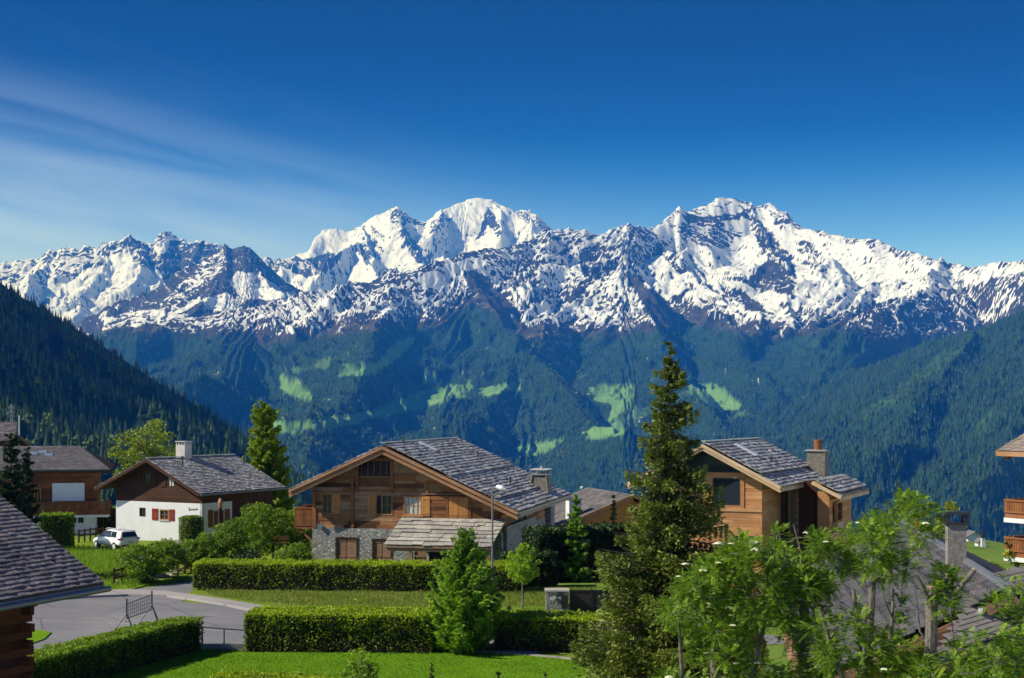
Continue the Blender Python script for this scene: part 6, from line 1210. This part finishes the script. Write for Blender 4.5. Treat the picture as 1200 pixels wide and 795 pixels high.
# ================================================================== THINGS
# --- white car
D = 113.5; hd = R(180-44)
car = empty('parked_car', ((135-600)/F*D, D, .0), 0); car.rotation_euler = (0, 0, hd); tag(car, 'white estate car parked nose away beside the white chalet', 'car')
def _paint():
    m, nt, b = new_mat('white_car_paint'); b.inputs['Base Color'].default_value = (.78, .79, .80, 1); b.inputs['Roughness'].default_value = .22; b.inputs['Coat Weight'].default_value = .6; b.inputs['Specular IOR Level'].default_value = .5; return m
M_CAR = _paint(); M_TYRE = mat_simple('tyre_rubber', (.02, .02, .021), .8, var=.1); M_TAIL = mat_simple('red_lens', (.35, .01, .01), .2, var=.1, spec=.6)
def carbody():
    # stations along x (front +): half width at sill / shoulder / roof, heights
    st = [(-2.20, .70, .80, .0, .42, .98, .98), (-2.14, .84, .88, .60, .34, 1.05, 1.16), (-1.95, .89, .91, .63, .30, 1.06, 1.50), (-1.5, .90, .92, .66, .28, 1.05, 1.62), (-.8, .90, .92, .69, .27, 1.02, 1.67), (-.1, .90, .92, .69, .27, 1.00, 1.67), (.45, .90, .92, .66, .27, .98, 1.58), (.85, .90, .92, .64, .27, .97, 1.30), (1.15, .90, .91, .70, .27, .96, 1.04), (1.7, .88, .89, .66, .29, .88, .94), (2.05, .80, .82, .56, .32, .76, .82), (2.22, .62, .66, .40, .38, .60, .66)]
    vs = []; fs = []
    for x, a, b_, c, z0, z1, z2 in st:
        ring = [(x, -a, z0), (x, -b_, (z0+z1)/2), (x, -b_+.02, z1), (x, -c-.03, z2-.05), (x, -c*.6, z2), (x, c*.6, z2), (x, c+.03, z2-.05), (x, b_-.02, z1), (x, b_, (z0+z1)/2), (x, a, z0)]
        vs += ring
    n = 10
    for i in range(len(st)-1):
        for k in range(n): fs.append((i*n+k, i*n+(k+1) % n, (i+1)*n+(k+1) % n, (i+1)*n+k))
    fs += [tuple(range(n)), tuple(range((len(st)-1)*n+n-1, (len(st)-1)*n-1, -1))]
    g = MB(); g.raw(vs, fs); o = g.build('body', M_CAR, car, smooth=False); bv = o.modifiers.new('soft', 'SUBSURF'); bv.levels = 2; bv.render_levels = 2; return o
carbody()
for s in (-1, 1):
    g = MB(); 
    for (x0, x1, z0, z1, x2, x3) in ((-.78, .02, 1.06, 1.53, -.74, .0), (.08, .80, 1.06, 1.50, .08, .42), (-1.62, -.84, 1.08, 1.50, -1.42, -.82)):
        y0, y1 = s*.905, s*.735; g.raw([(x0, y0, z0), (x1, y0, z0), (x3, y1, z1), (x2, y1, z1), (x0, y0-s*.05, z0), (x1, y0-s*.05, z0), (x3, y1-s*.05, z1), (x2, y1-s*.05, z1)], [(0,1,2,3), (7,6,5,4), (0,4,5,1), (1,5,6,2), (2,6,7,3), (3,7,4,0)])
    g.build('side_windows', M_GLASS, car)
    g = MB(); g.box(-2.20, -1.86, s*.60 if s > 0 else -.90, .90 if s > 0 else s*.60, .88, 1.02); g.build('tail_light', M_TAIL, car)
    g = MB(); g.tube([(-1.5, s*.58, 1.66), (-1.0, s*.62, 1.73), (.1, s*.62, 1.72), (.4, s*.58, 1.63)], .025, 6); g.build('roof_rail', M_PALE, car)
    g = MB(); g.box(.62, .80, s*.90 if s > 0 else -1.08, 1.08 if s > 0 else s*.90, 1.02, 1.16); g.build('wing_mirror', M_CAR, car)
    for x in (-1.36, 1.36):
        g = MB(); g.tube([(x, s*.66, .34), (x, s*.915, .34)], .345, 20); w_ = g.build('wheel', M_TYRE, car); g = MB(); g.tube([(x, s*.90, .34), (x, s*.93, .34)], .22, 10); [g.beam((x, s*.934, .34), (x+.21*math.cos(a), s*.934, .34+.21*math.sin(a)), .05, .012, .5, up=(0, 1, 0)) for a in np.linspace(0, 6.28, 6)[:-1]]; g.build('rim', M_PALE, w_)
g = MB(); g.raw([(-2.215, -.66, 1.10), (-2.215, .66, 1.10), (-2.02, .58, 1.50), (-2.02, -.58, 1.50), (-2.15, -.66, 1.10), (-2.15, .66, 1.10), (-1.96, .58, 1.50), (-1.96, -.58, 1.50)], [(0,3,2,1), (4,5,6,7), (0,1,5,4), (1,2,6,5), (2,3,7,6), (3,0,4,7)]); g.build('rear_window', M_GLASS, car)
g = MB(); g.box(-2.26, -2.16, -.28, .28, .68, .80); g.build('number_plate', M_PALE, car); g = MB(); g.box(-2.24, -2.1, -.72, .72, .36, .50); g.build('rear_bumper', M_METALD, car)
g = MB(); g.box(-2.12, -1.88, -.56, .56, 1.54, 1.60); g.build('rear_spoiler', M_CAR, car)
# --- street lamp
t = at_ground('street_lamp', 577, 84, 'slim grey street lamp with one cobra head before the old chalet', 'street lamp'); zt = EYE-(573-H0)/F*84
g = MB(); g.tube([(0, 0, 0), (0, 0, zt*.5), (0, 0, zt)], [.085, .065, .05], 10); g.build('pole', M_METAL, t)
g = MB(); g.tube([(0, 0, zt-.05), (.12, -.1, zt+.08), (.30, -.2, zt+.10)], [.06, .05, .045], 8); g.build('arm', M_METAL, t)
g = MB(); g.tube([(.22, -.16, zt+.10), (.34, -.3, zt+.13), (.62, -.55, zt+.06), (.80, -.7, zt-.02)], [.05, .14, .17, .05], 10); g.build('lamp_head', M_PALE, t)
g = MB(); g.box(-.12, .14, -.2, -.08, 1.2, 1.75); g.build('control_box', M_METALD, t)
# --- metal grid frame on two tripods beside the road
fr = at_ground('sign_frame', 166, 69.5, 'empty metal grid sign frame on two tripod legs beside the road', 'sign frame')
pa, pb = P(148.5, 708, 69.0)-fr.location, P(177.5, 700, 73.0)-fr.location; pa2, pb2 = P(148.5, 725, 69.0)-fr.location, P(177.5, 714, 73.0)-fr.location
pb = P(178, 697, 72.0)-fr.location; pb2 = P(178, 714.5, 72.0)-fr.location
g = MB(); g.beam(pa, pb, .05, .05, .5); g.beam(pa2, pb2, .05, .05, .5); g.beam(pa, pa2, .05, .05, .5, up=(0,1,0)); g.beam(pb, pb2, .05, .05, .5, up=(0,1,0))
for k in range(1, 13): t_ = k/13; g.beam(pa.lerp(pb, t_), pa2.lerp(pb2, t_), .025, .025, .5, up=(0,1,0))
for k in range(1, 4): g.beam(pa.lerp(pa2, k/4), pb.lerp(pb2, k/4), .02, .02, .5)
g.build('grid', M_METAL, fr)
for q in (pa2, pb2):
    g = MB(); top = Vector((q.x, q.y, q.z+.25)); k = q.z+.25
    g.tube([top+Vector((0, 0, .7)), top], .04, 6)
    for a in (R(200), R(320), R(80)): g.tube([top, Vector((q.x+math.cos(a)*.85, q.y+math.sin(a)*.85, .01))], .03, 6)
    g.build('tripod', M_METALD, fr)
# --- railing between the hedges
t = at_ground('metal_railing', 262, 65.6, 'low grey metal railing filling the gap between two hedges', 'railing'); a = P(237, 735, 65.6)-t.location; b = P(290, 739, 65.8)-t.location; hz = a.z
g = MB(); g.tube([a, b], .035, 8); g.build('top_rail', M_METAL, t)
for q in (a, a.lerp(b, .48), b): g = MB(); g.tube([(q.x, q.y, 0), (q.x, q.y, q.z)], .04, 8); g.build('post', M_METAL, t)
g = MB(); g.beam((a.x-.2, a.y, .12), (b.x+.2, b.y, .12), .2, .28); g.build('kerb_stone', M_CONC, t)
# --- stone gate pillar and dark gate
D = 76.0; t = at_ground('gate_pillar', 653, D, 'stone clad gate pillar with a letter slot panel', 'pillar'); zt = EYE-(692-H0)/F*D; w_ = 26/F*D/2
g = MB(); g.box(-w_, w_, 0, 1.0, 0, zt-.08); g.build('stone_body', M_STONE, t); g = MB(); g.box(-w_-.06, w_+.06, -.06, 1.06, zt-.08, zt); g.build('cap_slab', M_SLATEL, t); g = MB(); g.box(w_-.38, w_-.05, -.04, .0, zt-.95, zt-.30); g.build('letter_panel', M_METALD, t); g = MB(); g.tube([(-.15, -.02, zt-.38), (-.15, -.10, zt-.38)], .10, 10); g.build('lamp', M_PALE, t)
t = at_ground('driveway_gate', 697, D, 'dark brown two leaf driveway gate right of the stone pillar', 'gate'); x0 = (668-697)/F*D; x1 = (738-697)/F*D; xm = (694-697)/F*D; z1 = EYE-(693-H0)/F*D
for a, b in ((x0, xm-.06), (xm+.06, x1)):
    g = MB(); g.box(a, b, .48, .52, .1, z1-.08); p_ = g.build('leaf', M_GATE, t); g = MB(); g.box(a, b, .45, .55, z1-.08, z1); g.box(a, b, .45, .55, .05, .1); g.box(a, a+.07, .45, .55, .1, z1-.08); g.box(b-.07, b, .45, .55, .1, z1-.08); g.build('frame', M_METALD, p_)
g = MB(); g.box(xm-.06, xm+.06, .44, .56, 0, z1+.03); g.build('post', M_METALD, t)
# --- bench, wayside post, fences, mast, parasol, box
t = at_ground('park_bench', 329, 103.5, 'orange brown wooden bench among the garden shrubs', 'bench', z=.9); w_ = 20/F*103.5/2; zb = EYE-(636-H0)/F*103.5-.9
g = MB(); g.box(-w_, w_, -.45, -.02, zb, zb+.06); g.build('seat', M_SHUTO, t); g = MB(); g.box(-w_, w_, 0, .05, zb+.15, zb+.50); g.build('backrest', M_SHUTO, t)
for s in (-1, 1): g = MB(); g.box(s*w_*.85-.04, s*w_*.85+.04, -.4, .04, -.9, zb); g.build('leg', M_WOODD, t)
t = at_ground('wayside_post', 258, 107, 'weathered dark carved wooden post in front of the side window', 'post'); zt = EYE-(584-H0)/F*107
g = MB(); g.tube([(0, 0, 0), (.03, 0, zt*.4), (-.02, 0, zt*.75), (.02, 0, zt-.1), (.04, 0, zt)], [.19, .17, .15, .17, .12], 9, .2); g.build('shaft', M_WOODD, t); g = MB(); g.tube([(.0, -.1, zt-.75), (.05, -.12, zt-.3), (.03, -.06, zt-.02)], [.12, .20, .10], 9, 1); g.build('carved_head', M_TIMBER, t)
def fence(name, label, pts, hts, mat, posts, z0=0.0, rad=.05):
    t = empty(name, (pts[0].x, pts[0].y, 0)); tag(t, label, 'fence'); o = t.location
    for h in hts: g = MB(); [g.beam(p+Vector((0,0,h))-o, q+Vector((0,0,h+.03))-o, rad, rad*2, .6) for p, q in zip(pts[:-1], pts[1:])]; g.build('rail', mat, t)
    for p, q in zip(pts[:-1], pts[1:]):
        for k in range(posts): c = p.lerp(q, k/posts)-o; g = MB(); g.box(c.x-.06, c.x+.06, c.y+.03, c.y+.15, 0, max(hts)+.15); g.build('post', mat, t)
fence('wooden_fence', 'grey wooden rail fence running behind the shrubs to the long hedge', [G(208, 676), G(232, 668), G(262, 660)], (.45, .95), M_SLATEL if False else M_TIMBER, 3)
fence('wooden_fence', 'short dark rail fence by the side road below the grass bank', [G(133, 687), G(152, 683)], (.5, .95), M_WOODD, 2)
fence('wooden_fence', 'dark rail fence on the far side of the parked car', [G(92, 637), G(112, 634), G(136, 634)], (.6, 1.0), M_WOODD, 3)
for k, (x, lb) in enumerate(((120, 'dark bollard before the front door of the white car'), (129.5, 'dark bollard before the middle of the white car'), (149, 'dark bollard behind the tail of the white car'))):
    t = at_ground('bollard', x, 110.5, lb, 'bollard', 'bollards in front of the parked car'); g = MB(); g.tube([(0, 0, 0), (0, 0, .45), (0, 0, .52)], [.05, .05, .03], 8); g.build('shaft', M_METALD, t); g = MB(); g.tube([(0, 0, 0), (0, 0, .06)], .09, 8); g.build('foot', M_METALD, t)
t = at_ground('phone_mast', 13.5, 160, 'grey phone mast with stacked antenna rings above the left roofs', 'mast'); zt = EYE-(474-H0)/F*160
g = MB(); g.tube([(0, 0, -2), (0, 0, 9), (0, 0, zt)], [.22, .18, .10], 10); g.build('pole', M_METAL, t)
for y in (478, 483.5, 488): z = EYE-(y-H0)/F*160; g = MB(); [g.box(.26*math.cos(a)-.06, .26*math.cos(a)+.06, .26*math.sin(a)-.06, .26*math.sin(a)+.06, z-.14, z+.14) for a in np.linspace(0, 6.28, 7)[:-1]]; g.tube([(0, 0, z-.05), (0, 0, z+.05)], .28, 10); g.build('antenna_ring', M_METAL, t)
t = at_ground('phone_mast', 22.5, 165, 'thin bare pole right of the phone mast', 'pole'); g = MB(); g.tube([(0, 0, -2), (0, 0, EYE-(487-H0)/F*165)], .06, 6); g.build('pole', M_PALE, t)
t = at_ground('garden_parasol', 1190, 44, 'folded out grey garden parasol under the lower balcony', 'parasol', z=0); zt = EYE-(664-H0)/F*44; g = MB(); n = 8
ring = [(1.1*math.cos(6.283*k/n), 1.1*math.sin(6.283*k/n), zt-.55) for k in range(n)]; ap = (0, 0, zt); r2 = [(x*.98, y*.98, z-.12) for x, y, z in ring]; g.raw(ring+[ap]+r2, [(k, (k+1) % n, n) for k in range(n)]+[(k, k+n+1, (k+1) % n+n+1, (k+1) % n) for k in range(n)]); g.build('canopy', M_UMB, t); g = MB(); g.tube([(0, 0, 0), (0, 0, zt)], .03, 8); g.build('pole', M_METAL, t)
t = at_ground('storage_box', 82, 114, 'small green garden box on the grass left of the car', 'box'); g = MB(); g.box(-.3, .3, -.2, .2, 0, .38); g.build('box_body', mat_simple('green_plastic', (.08, .28, .16), .5), t); g = MB(); g.box(-.33, .33, -.23, .23, .38, .44); g.build('lid', mat_simple('pale_green_plastic', (.22, .5, .35), .5), t)
t = at_ground('boulder', 208, 111, 'pale boulder beside the rear of the white car', 'rock')
rs = np.random.RandomState(4)
def rock(t, sc, seed, mat):
    import bmesh
    bm = bmesh.new(); bmesh.ops.create_icosphere(bm, subdivisions=3, radius=1); r_ = random.Random(seed)
    for v in bm.verts: k = 1+.22*math.sin(v.co.x*3+seed)+.15*math.sin(v.co.y*5+v.co.z*4+seed)+r_.uniform(-.04, .04); v.co = Vector((v.co.x*sc[0], v.co.y*sc[1], max(-.1, v.co.z)*sc[2]))*k
    me = bpy.data.meshes.new('stone'); bm.to_mesh(me); bm.free(); me.materials.append(mat); o = bpy.data.objects.new('stone', me); C.objects.link(o); o.parent = t
rock(t, (1.2, .7, .75), 2, M_SLATEL); t = at_ground('boulder', 161, 104, 'low pale rock on the bank right of the tall grass', 'rock'); rock(t, (1.1, .6, .5), 3, M_SLATEL)
# dry-laid stones under the shrubs
for i, (x, y, s_) in enumerate([(171, 682, .35), (180, 680, .3), (190, 677, .4), (199, 675, .35), (207, 671, .45), (217, 668, .4), (143, 676, .3), (140, 684, .35)]):
    p = G(x, y); t = empty('boulder', p); tag(t, 'pale rockery stone under the shrubs beside the side road' if x > 150 else 'pale rockery stone by the short dark fence', 'rock', 'rockery stones under the shrubs' if x > 150 else 'rockery stones by the fence'); rock(t, (s_, s_*.7, s_*.6), i+9, M_SLATEL)
# far hamlet on the meadow
def hut(px, py, D, w, h, label, spire=False):
    p = P(px, py, D); z = gz(p.x, p.y)+0; t = empty('farmhouse' if not spire else 'chapel', (p.x, p.y, float(z))); tag(t, label, 'house' if not spire else 'chapel')
    g = MB(); g.prism([(-w/2, 0), (w/2, 0), (w/2, h*.6), (0, h), (-w/2, h*.6)], 'y', 0, w*1.3); g.build('wall', M_WHITE, t); g = MB(); deck(g, (0, -.5, h+.3), (0, w*1.4, h+.3), (-w*.65, -.5, h*.5), (-w*.65, w*1.4, h*.5), .3); deck(g, (0, -.5, h+.3), (0, w*1.4, h+.3), (w*.65, -.5, h*.5), (w*.65, w*1.4, h*.5), .3, sink=.02); g.build('roof', M_SHINGLE, t)
    if spire: g = MB(); frustum(g, (w*.1, -.9), .6, .6, .6, .6, 0, h*1.2); tw = g.build('tower', M_WHITE, t); g = MB(); frustum(g, (w*.1, -.9), .75, .75, .05, .05, h*1.2, h*2.4); g.build('spire', M_METALD, tw)
hut(1143, 650, 470, 5, 3.2, 'small white farmhouse on the meadow beyond the wavy tiled roof'); hut(1150, 652, 440, 2.2, 2.4, 'tiny white chapel with dark spire beside the far farmhouse', True)
